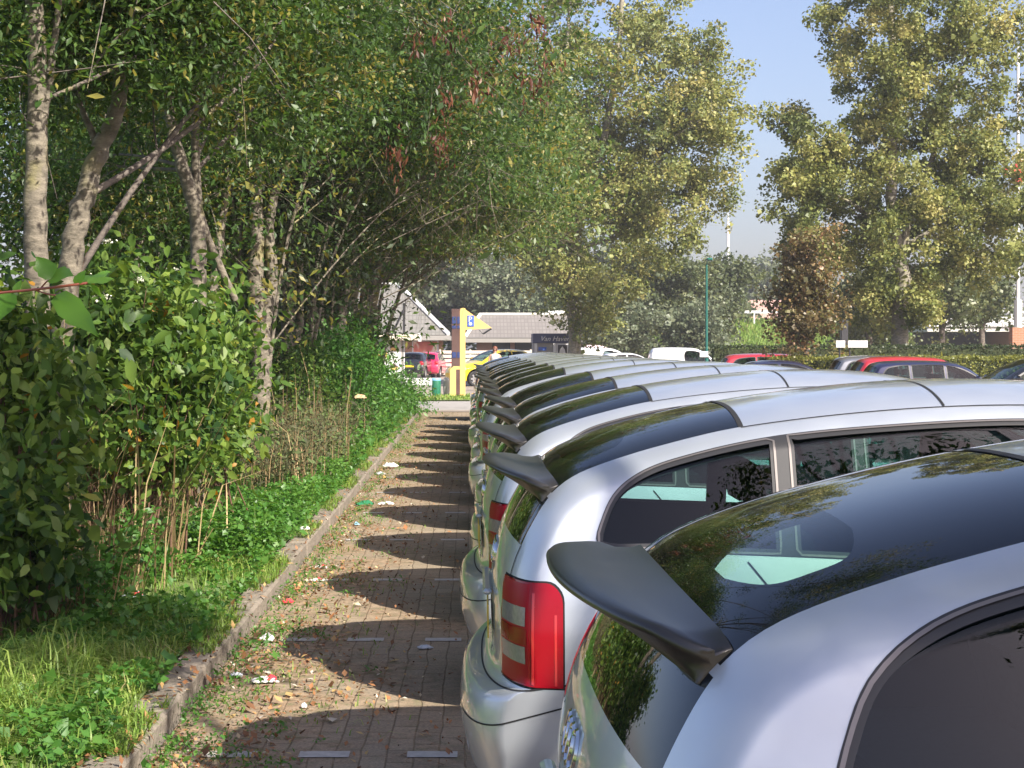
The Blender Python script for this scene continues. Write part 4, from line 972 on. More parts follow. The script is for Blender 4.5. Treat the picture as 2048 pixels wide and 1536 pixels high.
XY = patchy(125000, -5.2, KX-.17, 5.6, 26, rb_); f = fbm(XY[:, 0], XY[:, 1]); keep = rb_.random(len(XY)) < np.clip(.65+.5*f, .15, 1)
keep &= ~((XY[:, 0] < -2.6) & (XY[:, 1] > 9) & (rb_.random(len(XY)) < .7))
XY = XY[keep]; tag(blades("grass", XY, .085, rb_, M_GRASS, np.clip(.50+.2*f[keep]+rb_.normal(0, .2, len(XY)), 0, 1), .0035, .7), kind="stuff")
XY = patchy(20000, -3.1, -1.75, 6.0, 7.9, rb_); f = fbm(XY[:, 0], XY[:, 1], 1.4); XY = XY[f > -.15]
tag(blades("tall_grass", XY, .15, rb_, M_GRASS, .62+rb_.normal(0, .16, len(XY)), .0035, .95), kind="stuff")
XY = patchy(26000, -40, KX-.2, 22, 43, rb_, 0); XY = np.vstack([XY, patchy(24000, -3.6, KX-.2, 20, 42.5, rb_, 0)])
tag(blades("rough_grass", XY, .22, rb_, M_GRASS, rb_.normal(.45, .2, len(XY)), .012, .6), kind="stuff")
XY = patchy(22000, -30, 30, 50.6, 55.4, rb_, 0); tag(blades("roadside_grass", XY, .09, rb_, M_GRASS, rb_.normal(.6, .2, len(XY)), .02, .6, lambda X, Y: 0*X+.03), kind="stuff")
# broad-leaved weeds
def mat_weeds(name, n, x0, x1, y0, y1, h, ls, mat, thr=-.1, sc=1.6, log=1, r0=.5, rngx=rb_, **kw):
    XY = patchy(n, x0, x1, y0, y1, rngx, log); f = fbm(XY[:, 0]+3, XY[:, 1]+5, sc); m = f > thr; XY = XY[m]; f = f[m]
    hz = h*np.clip(.35+.6*(f-thr), .1, 1.2)*np.sqrt(rngx.random(len(XY)))
    z = vz(XY[:, 0], XY[:, 1]) + hz
    return tag(add(name, leafmesh(name, np.stack([XY[:, 0], XY[:, 1], z], 1), ls, rngx, mat, r0+.2*f+rngx.normal(0, .18, len(XY)), **kw)), kind="stuff")
mat_weeds("low_weeds", 34000, -3.2, KX-.1, 6.0, 22, .16, .034, M_NETT, -.1, 1.7, wide=.8, droop=-.1, upbias=1.2)
mat_weeds("clover_patch", 42000, -2.75, KX-.12, 11.5, 21, .30, .032, M_NETT, -.6, 1.2, r0=.55, wide=.85, droop=-.1, upbias=1.2)
mat_weeds("verge_herbs", 40000, -3.8, KX-.1, 20, 42, .55, .07, M_NETT, -.5, 1.0, 0, wide=.5, droop=.1, upbias=.8)
mat_weeds("undergrowth", 16000, -3.4, -1.95, 8.6, 14.5, .50, .05, M_NETT, -.5, 1.3, r0=.35, wide=.5, droop=.2, upbias=.7)
# dead brown stalks with seed heads in front of the far shrubs
XY = patchy(1500, -2.9, KX-.25, 15.5, 30, rb_); f = fbm(XY[:, 0], XY[:, 1]); XY = XY[f > -.6]
o = blades("dry_stalks", XY, .75, rb_, M_DRY, rb_.normal(.3, .2, len(XY)), .004, .25); tag(o, kind="stuff")
P = []
for x, y in XY[:900]:
    n = 22; t = rb_.uniform(.35, 1, n); P.append(np.stack([x + rb_.normal(0, .08, n), y + rb_.normal(0, .08, n), vz(x, y) + .8*t*rb_.uniform(.6, 1.1)], 1))
P = np.concatenate(P); M_SEED = leafmat("dull_seed_head", [(0, (.045, .05, .02)), (.5, (.08, .085, .035)), (1, (.085, .14, .035))], .2, .8)
tag(add("brown_weeds", leafmesh("brown_weeds", P, .045, rb_, M_SEED, None, wide=.4, droop=-.3)), kind="stuff")
# bare straw stems under the dogwood
XY = patchy(1900, -3.1, -2.1, 8.8, 12.6, rb_); tag(blades("straw_stems", XY, .50, rb_, M_DRY, rb_.normal(.10, .25, len(XY)), .003, .45, hs=.5, bias=(.25, 0)), kind="stuff")
XY = patchy(170, -3.0, -1.9, 9, 13.5, rb_); tag(blades("long_straw", XY, .95, rb_, M_DRY, rb_.normal(.75, .2, len(XY)), .0045, .55, bias=(.4, 0)), kind="stuff")
# fallen leaves and crumbs on the paving, mostly by the kerb
M_FALL = leafmat("fallen_leaf", [(0, (.09, .045, .02)), (.4, (.20, .09, .035)), (.7, (.33, .15, .06)), (.9, (.42, .30, .12)), (1, (.55, .5, .42))], .1, .7)
n = 13000; Y = np.exp(rb_.uniform(math.log(6), math.log(38), n)); X = KX + .02 + np.abs(rb_.exponential(.42, n)); m = (X < .9) & (rb_.random(n) < np.clip(.55+.6*fbm(X*2, Y, 1.5), .1, 1)); X, Y = X[m], Y[m]
P = np.stack([X, Y, np.full(len(X), .010) + rb_.random(len(X))*.012], 1)
tag(add("fallen_leaves", leafmesh("fallen_leaves", P, .024, rb_, M_FALL, None, droop=0.0, wide=.6, upbias=3.5, szvar=.4)), kind="stuff")
n = 900; Y = np.exp(rb_.uniform(math.log(6), math.log(38), n)); X = KX - .17*rb_.random(n); P = np.stack([X, Y, np.full(n, .112) + .01*rb_.random(n)], 1)
tag(add("leaves_on_kerb", leafmesh("leaves_on_kerb", P, .028, rb_, M_FALL, None, droop=0.0, wide=.6, upbias=3)), kind="stuff")
# weeds in the gutter and joints
P = []
for k in range(260):
    y = math.exp(rb_.uniform(math.log(6.2), math.log(40))); x = KX + .03 + abs(rb_.exponential(.20)); s_ = rb_.uniform(.025, .085)*(1.1 if x < KX+.25 else .6); n = int(45*s_/.08)
    P.append(np.stack([x + rb_.normal(0, s_*.9, n), y + rb_.normal(0, s_*1.2, n), .012 + s_*rb_.random(n)*.9], 1))
P = np.concatenate(P); P = P[P[:, 0] > KX+.005]
tag(add("gutter_weeds", leafmesh("gutter_weeds", P, .020, rb_, M_NETT, rb_.normal(.55, .2, len(P)), wide=.5, droop=-.3, upbias=.8)), kind="stuff")
XY = patchy(9000, KX+.02, -.2, 6.2, 30, rb_); f = fbm(XY[:, 0]*1.5, XY[:, 1], 2.2); pr = np.clip(.9-(XY[:, 0]-KX)*.9, .05, 1); XY = XY[(f > .25) & (rb_.random(len(f)) < pr)]
tag(blades("joint_grass", XY, .045, rb_, M_GRASS, rb_.normal(.6, .2, len(XY)), .003, .9, lambda X, Y: 0*X+.004), kind="stuff")
XY = patchy(16000, KX-.21, KX-.02, 6.2, 42, rb_); f = fbm(XY[:, 0]*2, XY[:, 1], 1.7); XY = XY[f > -.05]
tag(blades("kerb_grass", XY, .07, rb_, M_GRASS, rb_.normal(.5, .2, len(XY)), .0035, .9, lambda X, Y: 0*X+.098), kind="stuff")

M_DSTEM = pmat('dogwood_stem', (.13, .07, .045), .7, var=.5, vscale=3)
def make_shrub(name, label, base, ells, nleaf, lsize, lmat, rng, group=None, ncl=90, csig=.16, stem_r=.008, stem_mat=None, flowers=0, kw=None, nst=None, spread=.16):
    base = np.array(base, float); root = empty(name, tuple(base), label, "shrub", group); W = np.array([e[6] for e in ells]); W = W/W.sum(); C = []; tl = []
    for k in range(ncl):
        e = ells[rng.choice(len(ells), p=W)]; d = rng.normal(0, 1, 3); d /= np.linalg.norm(d); q = rng.uniform(.25, 1)**(1/3); c = np.array(e[:3]) + d*q*np.array(e[3:6]); c[2] = max(c[2], base[2]+.12); C.append(c)
        if nst is None or k < nst:
            a = np.array([c[0]*.5+base[0]*.5 + rng.normal(0, spread), c[1]*.5+base[1]*.5 + rng.normal(0, spread), base[2]]); mid = np.array([(a[0]+c[0])/2, (a[1]+c[1])/2, a[2]+(c[2]-a[2])*.65]) + rng.normal(0, .06, 3)
            tl.append((bez(a, mid, c)-base, np.linspace(stem_r*1.3, stem_r*.4, 7), 5))
    add("stems", tubes_mesh("stems", tl, stem_mat or M_DSTEM), root); C = np.array(C); m = len(C); cr = rng.normal(.45, .15, m); ci = rng.integers(0, m, nleaf)
    P = C[ci] + rng.normal(0, 1, (nleaf, 3))*csig*np.array([1, 1, .8]); P[:, 2] = np.maximum(P[:, 2], base[2]+.05)
    add("foliage", leafmesh("foliage", P-base, lsize, rng, lmat, cr[ci]+rng.normal(0, .2, nleaf), **(kw or {})), root)
    if flowers:
        F_ = []
        top = C[np.argsort(-C[:, 2]*1.0 + .3*C[:, 1])[:flowers*2]]
        for c in top[::2]: F_.append(c + np.array([0, -csig, csig*1.2]) + rng.normal(0, 1, (60, 3))*np.array([.028, .028, .009]))
        F_ = np.concatenate(F_) - base; add("flower_heads", leafmesh("flower_heads", F_, .012, rng, M_FLOWER, None, wide=.9, droop=0), root)
    return root
DK = dict(droop=.55, wide=.52, upbias=.7, oval=True, szvar=.25)
G_DOG = "dogwood shrubs on the near verge"
make_shrub("dogwood_shrub", "dark dogwood in shade at the left edge, lowest leaves over the litter", (-2.75, 8.7, .12), [ell(60, 900, 8.7, 95, 170, .6), ell(20, 1080, 8.3, 70, 110, .4, .5), ell(30, 720, 8.9, 60, 110, .5, .5), ell(-60, 800, 8.8, 100, 260, .7, .6)], 5600, .082, M_DOG, rb_, G_DOG, 60, .15, .006, None, 0, DK)
make_shrub("dogwood_shrub", "tallest dogwood with flat white flower heads, between the leaning and forked trunks", (-2.65, 11.2, .14), [ell(235, 620, 11.2, 150, 110, .8), ell(250, 800, 10.9, 160, 150, .8, 1.3), ell(150, 720, 11.4, 150, 170, .7, .7)], 10500, .080, M_DOG, rb_, G_DOG, 105, .17, .007, None, 8, DK)
make_shrub("dogwood_shrub", "dogwood beside the knotted trunk, reddish stems and white flower heads", (-2.25, 13.6, .14), [ell(385, 665, 13.6, 85, 85, .8), ell(375, 800, 13.3, 88, 130, .8, 1.2), ell(330, 900, 13.0, 90, 60, .7, .4)], 9500, .078, M_DOG, rb_, G_DOG, 85, .18, .007, None, 6, DK)
G_FAR = "bushes filling the verge beyond the knotted trunk"
NK = dict(droop=.35, wide=.42, upbias=.7, szvar=.3)
for (x, Y, rx, yc, ry, dY, n, ls, mt, lab) in [(590, 24, 60, 780, 90, 1.0, 9000, .075, M_DOG, "leafy bush squeezed between the two scarred trunks"), (680, 26, 84, 745, 80, 1.6, 15000, .08, M_NETT, "bright green bush with pointed leaves in front of the slanting tree"), (718, 30, 50, 800, 52, 1.6, 11000, .085, M_NETT, "bright green bush nearest the gap to the road"), (680, 33, 80, 690, 50, 1.6, 10000, .09, M_DOG, "green bush under the dark broad trunk"),
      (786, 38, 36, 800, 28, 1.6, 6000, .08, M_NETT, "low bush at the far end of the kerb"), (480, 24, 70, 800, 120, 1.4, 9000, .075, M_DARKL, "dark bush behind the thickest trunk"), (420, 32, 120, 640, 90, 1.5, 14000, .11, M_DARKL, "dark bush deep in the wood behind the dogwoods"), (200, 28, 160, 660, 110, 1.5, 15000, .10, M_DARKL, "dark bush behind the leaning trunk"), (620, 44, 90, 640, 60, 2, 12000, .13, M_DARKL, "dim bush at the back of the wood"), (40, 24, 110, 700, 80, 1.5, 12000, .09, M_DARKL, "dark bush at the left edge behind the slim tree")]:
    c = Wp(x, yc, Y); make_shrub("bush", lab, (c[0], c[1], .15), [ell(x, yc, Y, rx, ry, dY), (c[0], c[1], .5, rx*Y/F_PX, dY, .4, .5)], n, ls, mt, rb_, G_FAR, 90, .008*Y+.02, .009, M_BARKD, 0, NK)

# big near leaves of a twig reaching in from the left edge
def big_leaf(L, W, curl=.15, n=9, m=5, notch=0.0):
    V = []; Fq = []
    for i in range(n):
        t = i/(n-1); w = W*math.sin(math.pi*min(1, t*1.02)**.75)**.8*(1-.15*t) + .0004
        w *= 1 + .07*math.sin(i*2.6)
        for j in range(m):
            s = j/(m-1)*2-1; V.append((L*t, w*s, -curl*L*t*t + .22*w*abs(s) + .03*L*math.sin(t*9)*abs(s)))
    for i in range(n-1):
        for j in range(m-1): Fq.append((i*m+j, i*m+j+1, (i+1)*m+j+1, (i+1)*m+j))
    return np.array(V), Fq
M_BIG = leafmat("big_leaf", [(0, (.10, .25, .03)), (1, (.16, .32, .05))], .5, .4, .5)
tw = empty("leafy_twig", tuple(at(-40, 592, 2.6)), "near red twig with broad bright green leaves reaching in from the left edge", "twig")
o0 = np.array(tuple(at(-40, 592, 2.6)))
pts = [at(-200, 640, 2.7), at(-40, 592, 2.6), at(60, 580, 2.55), at(130, 572, 2.5), at(175, 566, 2.5)]
add("stem", tubes_mesh("stem", [(smooth_line(pts, 4)-o0, .0022, 6), (smooth_line([at(80, 578, 2.55), at(95, 562, 2.52), at(108, 558, 2.5)], 3)-o0, .0014, 5), (smooth_line([at(70, 580, 2.55), at(96, 588, 2.52), at(118, 592, 2.5)], 3)-o0, .0014, 5)], M_RED), tw)
from mathutils import Matrix
def put_leaf(px0, px1, Y0, Y1, W, parent, org, roll=0.0, curl=.12, name="leaf"):
    a = np.array(tuple(at(*px0, Y0))); b = np.array(tuple(at(*px1, Y1))); T = b-a; L = np.linalg.norm(T); T /= L
    N = np.array([.2*math.sin(roll), -math.cos(roll), .45+.0*roll]); B = np.cross(N, T); B /= np.linalg.norm(B); N = np.cross(T, B)
    V, Fq = big_leaf(L, W, curl); V = a + V[:, :1]*T + V[:, 1:2]*B + V[:, 2:]*N - org
    me = npmesh(name, V, Fq, M_BIG, True, np.full(len(V), rb_.random())); return add(name, me, parent)
for (p0, p1, Y0, Y1, W, rl) in [((108, 558), (72, 512), 2.5, 2.5, .016, 0), ((104, 556), (140, 545), 2.5, 2.45, .018, .6), ((112, 590), (188, 660), 2.5, 2.4, .020, 0), ((20, 586), (-8, 640), 2.6, 2.55, .020, 0), ((30, 584), (42, 560), 2.6, 2.6, .006, 0), ((172, 566), (232, 552), 2.5, 2.55, .008, .3), ((165, 567), (225, 530), 2.5, 2.6, .010, -.3), ((175, 566), (220, 600), 2.5, 2.6, .010, .2), ((150, 570), (170, 540), 2.5, 2.5, .008, 0)]:
    put_leaf(p0, p1, Y0, Y1, W, tw, o0, rl)
# ---------------- buildings, signs and cars at the far end ----------------
def tilemat(name, c1, c2, sx=.24):
    m, t, p = nt(name); tc = node(t, "ShaderNodeTexCoord"); br = node(t, "ShaderNodeTexBrick"); L = t.links
    mp = node(t, "ShaderNodeMapping"); mp.inputs["Scale"].default_value = (1, 1, 1); L.new(tc.outputs["Object"], mp.inputs[0])
    sp = node(t, "ShaderNodeSeparateXYZ"); cb = node(t, "ShaderNodeCombineXYZ"); L.new(mp.outputs[0], sp.inputs[0]); L.new(sp.outputs[0], cb.inputs[0]); L.new(sp.outputs[2], cb.inputs[1]); L.new(cb.outputs[0], br.inputs["Vector"])
    br.inputs["Scale"].default_value = 1; br.inputs["Brick Width"].default_value = sx; br.inputs["Row Height"].default_value = .26; br.inputs["Mortar Size"].default_value = .03; br.offset = 0
    br.inputs["Color1"].default_value = (*c1, 1); br.inputs["Color2"].default_value = (*c2, 1); br.inputs["Mortar"].default_value = tuple(c*.7 for c in c1)+(1,)
    L.new(br.outputs[0], p.inputs["Base Color"]); p.inputs["Roughness"].default_value = .85; return m
def brickmat(name, c1, c2, mo, s=1.0):
    m, t, p = nt(name); tc = node(t, "ShaderNodeTexCoord"); br = node(t, "ShaderNodeTexBrick"); L = t.links
    sp = node(t, "ShaderNodeSeparateXYZ"); cb = node(t, "ShaderNodeCombineXYZ"); ad = node(t, "ShaderNodeMath", operation='ADD')
    L.new(tc.outputs["Object"], sp.inputs[0]); L.new(sp.outputs[0], ad.inputs[0]); L.new(sp.outputs[1], ad.inputs[1]); L.new(ad.outputs[0], cb.inputs[0]); L.new(sp.outputs[2], cb.inputs[1]); L.new(cb.outputs[0], br.inputs["Vector"])
    br.inputs["Scale"].default_value = s; br.inputs["Brick Width"].default_value = .22; br.inputs["Row Height"].default_value = .065; br.inputs["Mortar Size"].default_value = .008
    br.inputs["Color1"].default_value = (*c1, 1); br.inputs["Color2"].default_value = (*c2, 1); br.inputs["Mortar"].default_value = (*mo, 1)
    L.new(br.outputs[0], p.inputs["Base Color"]); p.inputs["Roughness"].default_value = .9; return m
M_TILE = tilemat("roof_tiles", (.185, .18, .165), (.155, .15, .135)); M_TILE2 = tilemat("roof_tiles_pale", (.20, .185, .17), (.165, .15, .14))
M_BRICK = brickmat("orange_brick", (.42, .17, .09), (.36, .14, .075), (.3, .25, .2)); M_BRICKP = brickmat("pink_brick", (.42, .22, .19), (.36, .18, .15), (.3, .25, .22))
M_WHITE = pmat("white_paint", (.62, .62, .62), .6, var=.1); M_CREAM = pmat("cream_boards", (.55, .50, .42), .7, var=.2, vscale=8); M_GUT = pmat("grey_fascia", (.27, .26, .24), .6)
M_YEL = pmat("yellow_paint", (.72, .47, .16), .5, var=.08); M_BLACK = pmat("black_paint", (.03, .03, .035), .5); M_GREENP = pmat("green_plastic", (.015, .14, .08), .45, var=.2)
M_DBLUE = pmat("dim_blue_square", (.03, .05, .16), .4); M_BLUE = pmat("blue_panel", (.05, .12, .45), .5); M_LBLUE = pmat("light_blue_lid", (.18, .42, .65), .5); M_TEAL = pmat("teal_paint", (.01, .11, .09), .4); M_NAVY = pmat("navy_fascia", (.05, .06, .13), .5)
M_INFO = pmat("dark_info_panel", (.10, .06, .055), .35, var=.5, vscale=3); M_CONCW = pmat("pale_concrete", (.55, .54, .50), .85, var=.15); M_DKGLASS = pmat("dark_pane", (.03, .035, .04), .1)
def posteri(name, stops, sc=1.2, det=3):
    m, t, p = nt(name); tc = node(t, "ShaderNodeTexCoord"); n = node(t, "ShaderNodeTexNoise"); n.inputs["Scale"].default_value = sc; n.inputs["Detail"].default_value = det; n.inputs["Distortion"].default_value = .6
    t.links.new(tc.outputs["Object"], n.inputs["Vector"]); r = ramp(t, stops, n.outputs[0]); t.links.new(r.outputs[0], p.inputs["Base Color"]); p.inputs["Roughness"].default_value = .4; return m
M_POST = posteri("red_poster_print", [(.30, (.45, .05, .06)), (.44, (.65, .18, .12)), (.50, (.85, .72, .60)), (.60, (.85, .62, .18)), (.72, (.80, .35, .12))], .8)
def text(name, body, size, loc, mat, parent, ext=.01, rx=R(90), align='LEFT', shear=0.0, rz=0.0):
    c = bpy.data.curves.new(name, 'FONT'); c.body = body; c.size = size; c.extrude = ext; c.align_x = align; c.shear = shear; c.resolution_u = 3
    o = bpy.data.objects.new(name, c); c.materials.append(mat); COL.objects.link(o)
    me = bpy.data.meshes.new_from_object(o); bpy.data.objects.remove(o); o = bpy.data.objects.new(name, me); COL.objects.link(o); o.location = loc; o.rotation_euler = (rx, 0, rz); o.parent = parent; return o
def mbo(): return MB()
# hipped brick pavilion
Y = 100.; ex = Wp(897, 670, Y); ax = Wp(787, 573, Y); xL = ax[0]-9
root = empty("brick_pavilion", (ax[0]-2, Y+5, 0), "brick building under a steep hipped tile roof, red poster on its wall", "building"); o = np.array([ax[0]-2, Y+5, 0])
ez = ex[2]; apz = ax[2]+.25; x1 = ex[0]; y0 = Y; y1 = Y+9; yr = Y+4.5; ra = ax[0]+.1; rl = xL+3.4
m = MB(); m.raw([p-o for p in np.array([(xL, y0, ez), (x1, y0, ez), (x1, y1, ez), (xL, y1, ez), (ra, yr, apz), (rl, yr, apz)])], [(0,1,4,5),(1,2,4),(2,3,5,4),(3,0,5),(3,2,1,0)]); rf = m.build("roof", M_TILE, root)
m = MB(); m.tube([np.array((x1, y0, ez+.05))-o, np.array((ra, yr, apz+.05))-o], .14, 6); m.tube([np.array((rl, yr, apz+.05))-o, np.array((ra, yr, apz+.05))-o], .12, 6); m.build("hip_tiles", M_WHITE, rf)
m = MB(); m.box(xL-o[0]-.05, x1-o[0]+.1, y0-o[1]-.12, y1-o[1]+.1, ez-.32, ez-.03); m.build("gutter", M_GUT, root)
m = MB(); m.box(xL+.7-o[0], x1-.45-o[0], y0+.7-o[1], y1-.7-o[1], 0, ez-.32); m.build("wall", M_BRICK, root)
a = Wp(826, 683, Y); b = Wp(874, 721, Y); m = MB(); m.box(a[0]-o[0], b[0]-o[0], -4.36, -4.28, b[2], a[2]); m.build("poster", M_POST, root)
m = MB(); m.box(a[0]-.08-o[0], b[0]+.08-o[0], -4.33, -4.26, b[2]-.08, a[2]+.08); m.build("poster_frame", M_WHITE, root)
a = Wp(832, 612, 104); m = MB(); m.prism([(a[0]-o[0]-.2, 4.0), (a[0]-o[0]+1.0, 3.7), (a[0]-o[0]+1.3, 2.9), (a[0]-o[0]-.2, 2.9)], 1, -.5, 1.5); m.build("dormer", M_GUT, root)
# low tiled building
Y = 110.; a = Wp(943, 630, Y+4); b = Wp(1105, 630, Y+4); e = Wp(930, 676, Y); e2 = Wp(1130, 676, Y); o = np.array([b[0]-2, Y+4, 0]); root = empty("low_tiled_building", tuple(o), "long low building with a plain tile roof and pinkish brick wall", "building")
m = MB(); rz_ = a[2]; m.raw([np.array(p)-o for p in [(e[0], Y, e[2]), (e2[0]+3, Y, e[2]), (e2[0]+3, Y+8, e[2]), (e[0], Y+8, e[2]), (a[0]+.6, Y+4, rz_), (b[0]+5, Y+4, rz_)]], [(0,1,5,4),(1,2,5),(2,3,4,5),(3,0,4),(3,2,1,0)]); rf = m.build("roof", M_TILE2, root)
m = MB(); m.tube([np.array((a[0]+.6, Y+4, rz_+.04))-o, np.array((b[0]+5, Y+4, rz_+.04))-o], .13, 6); m.tube([np.array((e[0], Y, e[2]+.05))-o, np.array((a[0]+.6, Y+4, rz_+.04))-o], .13, 6); m.build("ridge_tiles", M_CONCW, rf)
m = MB(); m.box(e[0]-o[0], e2[0]+3-o[0], -4.15, 4.1, e[2]-.3, e[2]-.03); m.build("gutter", M_GUT, root)
m = MB(); m.box(e[0]+.8-o[0], e2[0]+2.5-o[0], -3.4, 3.4, 0, e[2]-.3); m.build("wall", M_BRICKP, root)
for xx in (985, 1030): a = Wp(xx, 690, Y); m = MB(); m.box(a[0]-o[0], a[0]+1.2-o[0], -3.46, -3.38, .6, 2.0); m.build("window", M_DKGLASS, root)
# slatted fence
Y = 92.; a = Wp(880, 703, Y); b = Wp(1062, 703, Y); o = np.array([a[0], Y, 0]); root = empty("slat_fence", tuple(o), "cream horizontal slat fence behind the yellow sign", "fence"); m = MB(); w = b[0]-a[0]
for k in range(6): m.box(0, w, -.02, .02, .12+k*.24, .12+k*.24+.17)
m.build("slats", M_CREAM, root)
for k in range(4): m = MB(); m.box(k*w/3-.05, k*w/3+.05, .021, .12, 0, 1.55); m.build("post", M_CREAM, root)
# shelter with picture boards
Y = 60.; a = Wp(700, 671, Y); b = Wp(837, 671, Y); o = np.array([b[0]-1.2, Y, 0]); root = empty("poster_shelter", tuple(o), "flat-roofed white shelter with pictures of little yellow houses", "shelter")
m = MB(); m.box(a[0]-o[0], b[0]-o[0], -.5, 1.2, 1.92, 2.13, .01); r_ = m.build("roof", M_CREAM, root); m = MB(); m.box(b[0]-o[0]+.003, b[0]-o[0]+.07, -.52, 1.22, 1.88, 2.17); m.build("end_cap", M_WHITE, r_)
p0 = Wp(748, 682, Y); p1 = Wp(803, 758, Y); zt = p0[2]; zb = p1[2]; W_ = p1[0]-p0[0]; M_BOARD = pmat("pale_green_board", (.55, .66, .55), .5, var=.15, vscale=6)
m = MB(); m.box(p0[0]-.3-o[0], p1[0]-o[0], -.1, -.04, zb, zt); bd = m.build("board", M_WHITE, root)
def house_pic(cx, cz, s):
    m = MB(); m.raw([(cx-.5*s, -.112, cz-.35*s), (cx+.5*s, -.112, cz-.35*s), (cx+.5*s, -.112, cz+.12*s), (cx-.5*s, -.112, cz+.12*s)], [(0,1,2,3)]); m.build("picture_house", M_YEL, bd)
    m = MB(); m.prism([(cx-.62*s, cz+.10*s), (cx+.62*s, cz+.10*s), (cx, cz+.6*s)], 1, -.125, -.113); m.build("picture_roof", M_INFO, bd)
house_pic(p0[0]+.28-o[0], zb+.92, .42); house_pic(p0[0]+.74-o[0], zt-.27, .26); house_pic(p0[0]+.74-o[0], zb+.42, .26)
m = MB(); m.box(p0[0]+.56-o[0], p1[0]-.04-o[0], -.115, -.104, zt-.66, zt-.45); m.box(p0[0]+.56-o[0], p1[0]-.04-o[0], -.115, -.104, zb+.02, zb+.22); m.box(p0[0]+.02-o[0], p0[0]+.5-o[0], -.115, -.104, zb+.1, zb+.5); m.build("panel", M_BOARD, bd)
for xx in (p1[0]+.03, p1[0]+.10, p0[0]-1.2): m = MB(); m.box(xx-o[0]-.02, xx-o[0]+.02, -.09, -.05, 0, 1.92); m.build("post", M_WHITE if xx > p1[0]+.05 else M_GUT, root)
# dark post with diagonal brace
Y = 66.; a = Wp(808, 606, Y); o = np.array([a[0], Y, 0]); root = empty("braced_post", tuple(o), "thin dark post with a slanting brace over the shelter roof", "post")
m = MB(); m.box(-.05, .05, -.05, .05, 0, a[2]); m.build("post", M_BLACK, root); m = MB(); q = Wp(784, 668, Y)-o; m.tube([(0, 0, a[2]-.25), tuple(q)], .05, 6); m.build("brace", M_BLACK, root)
# yellow portal sign
Y = 55.; S = Y/F_PX; o = np.array([(926-HX)*S, Y, .03]); root = empty("yellow_sign", tuple(o), "tall yellow post sign with pointed flag and blue parking plate", "sign")
zt = Wp(926, 617, Y)[2]-.03; m = MB(); m.prism([(-.10, 0), (.08, 0), (.08, zt), (.02, zt+.02), (-.08, zt), (-.10, zt-.1)], 1, -.06, .06); m.build("post", M_YEL, root)
m = MB(); f0 = Wp(930, 619, Y)-o; f1 = Wp(984, 656, Y)-o; f2 = Wp(930, 660, Y)-o; m.prism([(.081, f0[2]), (f1[0], f1[2]), (f1[0]-.25, f1[2]-.02), (.081, f2[2])], 1, -.04, .04); m.build("flag", M_YEL, root)
m = MB(); m.tube([(f1[0]-.02, 0, f1[2]-.02), (f1[0]-.30, 0, f1[2]-.2)], .035, 6); m.tube([(f1[0]-.42, 0, f2[2]), (f1[0]-.30, 0, f1[2]-.2)], .02, 6); m.build("flag_bracket", M_BLACK, root)
q0 = Wp(935, 631, Y)-o; q1 = Wp(948, 653, Y)-o; m = MB(); m.box(q0[0], q1[0], -.06, -.041, q1[2], q0[2]); pp = m.build("parking_plate", M_BLUE, root)
text("letter", "P", .26, ((q0[0]+q1[0])/2-.085, -.065, q1[2]+.155), M_WHITE, pp, .003)
m = MB(); m.lathe([(.0, -.002), (.055, 0), (.055, .004)], 14, ((q0[0]+q1[0])/2-.01, -.066, q1[2]+.09), 1); m.build("disc", M_WHITE, pp)
a = Wp(900, 736, Y)-o; b = Wp(912, 736, Y)-o; m = MB(); m.prism([(a[0], 0), (b[0], 0), (b[0], a[2]-.05), (-.101, a[2]-.05), (-.101, a[2]+.06), (a[0]+.12, a[2]+.06), (a[0], a[2]-.06)], 1, -.05, .05); m.build("side_post", M_YEL, root)
Y = 57.; a = Wp(903, 618, Y); b = Wp(924, 618, Y); o = np.array([(a[0]+b[0])/2, Y, 0]); root = empty("info_column", tuple(o), "dark information column with blue squares beside the yellow sign", "sign")
m = MB(); hw = (b[0]-a[0])/2; m.box(-hw, hw, -.12, .12, 0, a[2], .01); cl = m.build("column", M_INFO, root)
for (zz, hh) in ((.62, .24), (.93, .10), (1.85, .20)):
    for sx in (-1, 1): m = MB(); m.box(sx*hw*.48-.07, sx*hw*.48+.07, -.135, -.121, a[2]-zz-hh+.35, a[2]-zz+.35+.0); m.build("blue_square", M_DBLUE, cl)
# white street-name board, bin, boulder bollard
Y = 54.; a = Wp(806, 756, Y); b = Wp(864, 771, Y); o = np.array([(a[0]+b[0])/2, Y, 0]); root = empty("street_board", tuple(o), "low white board with dark scrawl on grey legs, left of the green bin", "sign")
m = MB(); m.box(a[0]-o[0], b[0]-o[0], -.03, .03, b[2], a[2], .008); bb = m.build("board", M_WHITE, root)
for k in range(9): m = MB(); x = a[0]-o[0]+.07+k*.042; m.tube([(x, -.034, b[2]+.04+.03*(k%2)), (x+.02, -.034, b[2]+.10+.02*(k%3)), (x+.035, -.034, b[2]+.05)], .006, 4); m.build("scrawl", M_BLACK, bb)
for xx in (.18, .42): m = MB(); m.box(xx-.05, xx+.05, -.03+.07, .07+.03, 0, a[2]-.02); m.build("leg", M_GUT, root)
o = Wp(871, 790, 55); o[2] = .03; root = empty("litter_bin", tuple(o), "green litter bin with a light blue rim beside the white board", "bin")
m = MB(); m.lathe([(.155, 0), (.17, .05), (.18, .52), (.17, .56), (.0, .56)], 20); m.build("bin_body", M_GREENP, root, True); m = MB(); m.lathe([(.185, .52), (.19, .56), (.17, .60), (.15, .60), (.15, .57)], 20); m.build("rim", M_LBLUE, root, True)
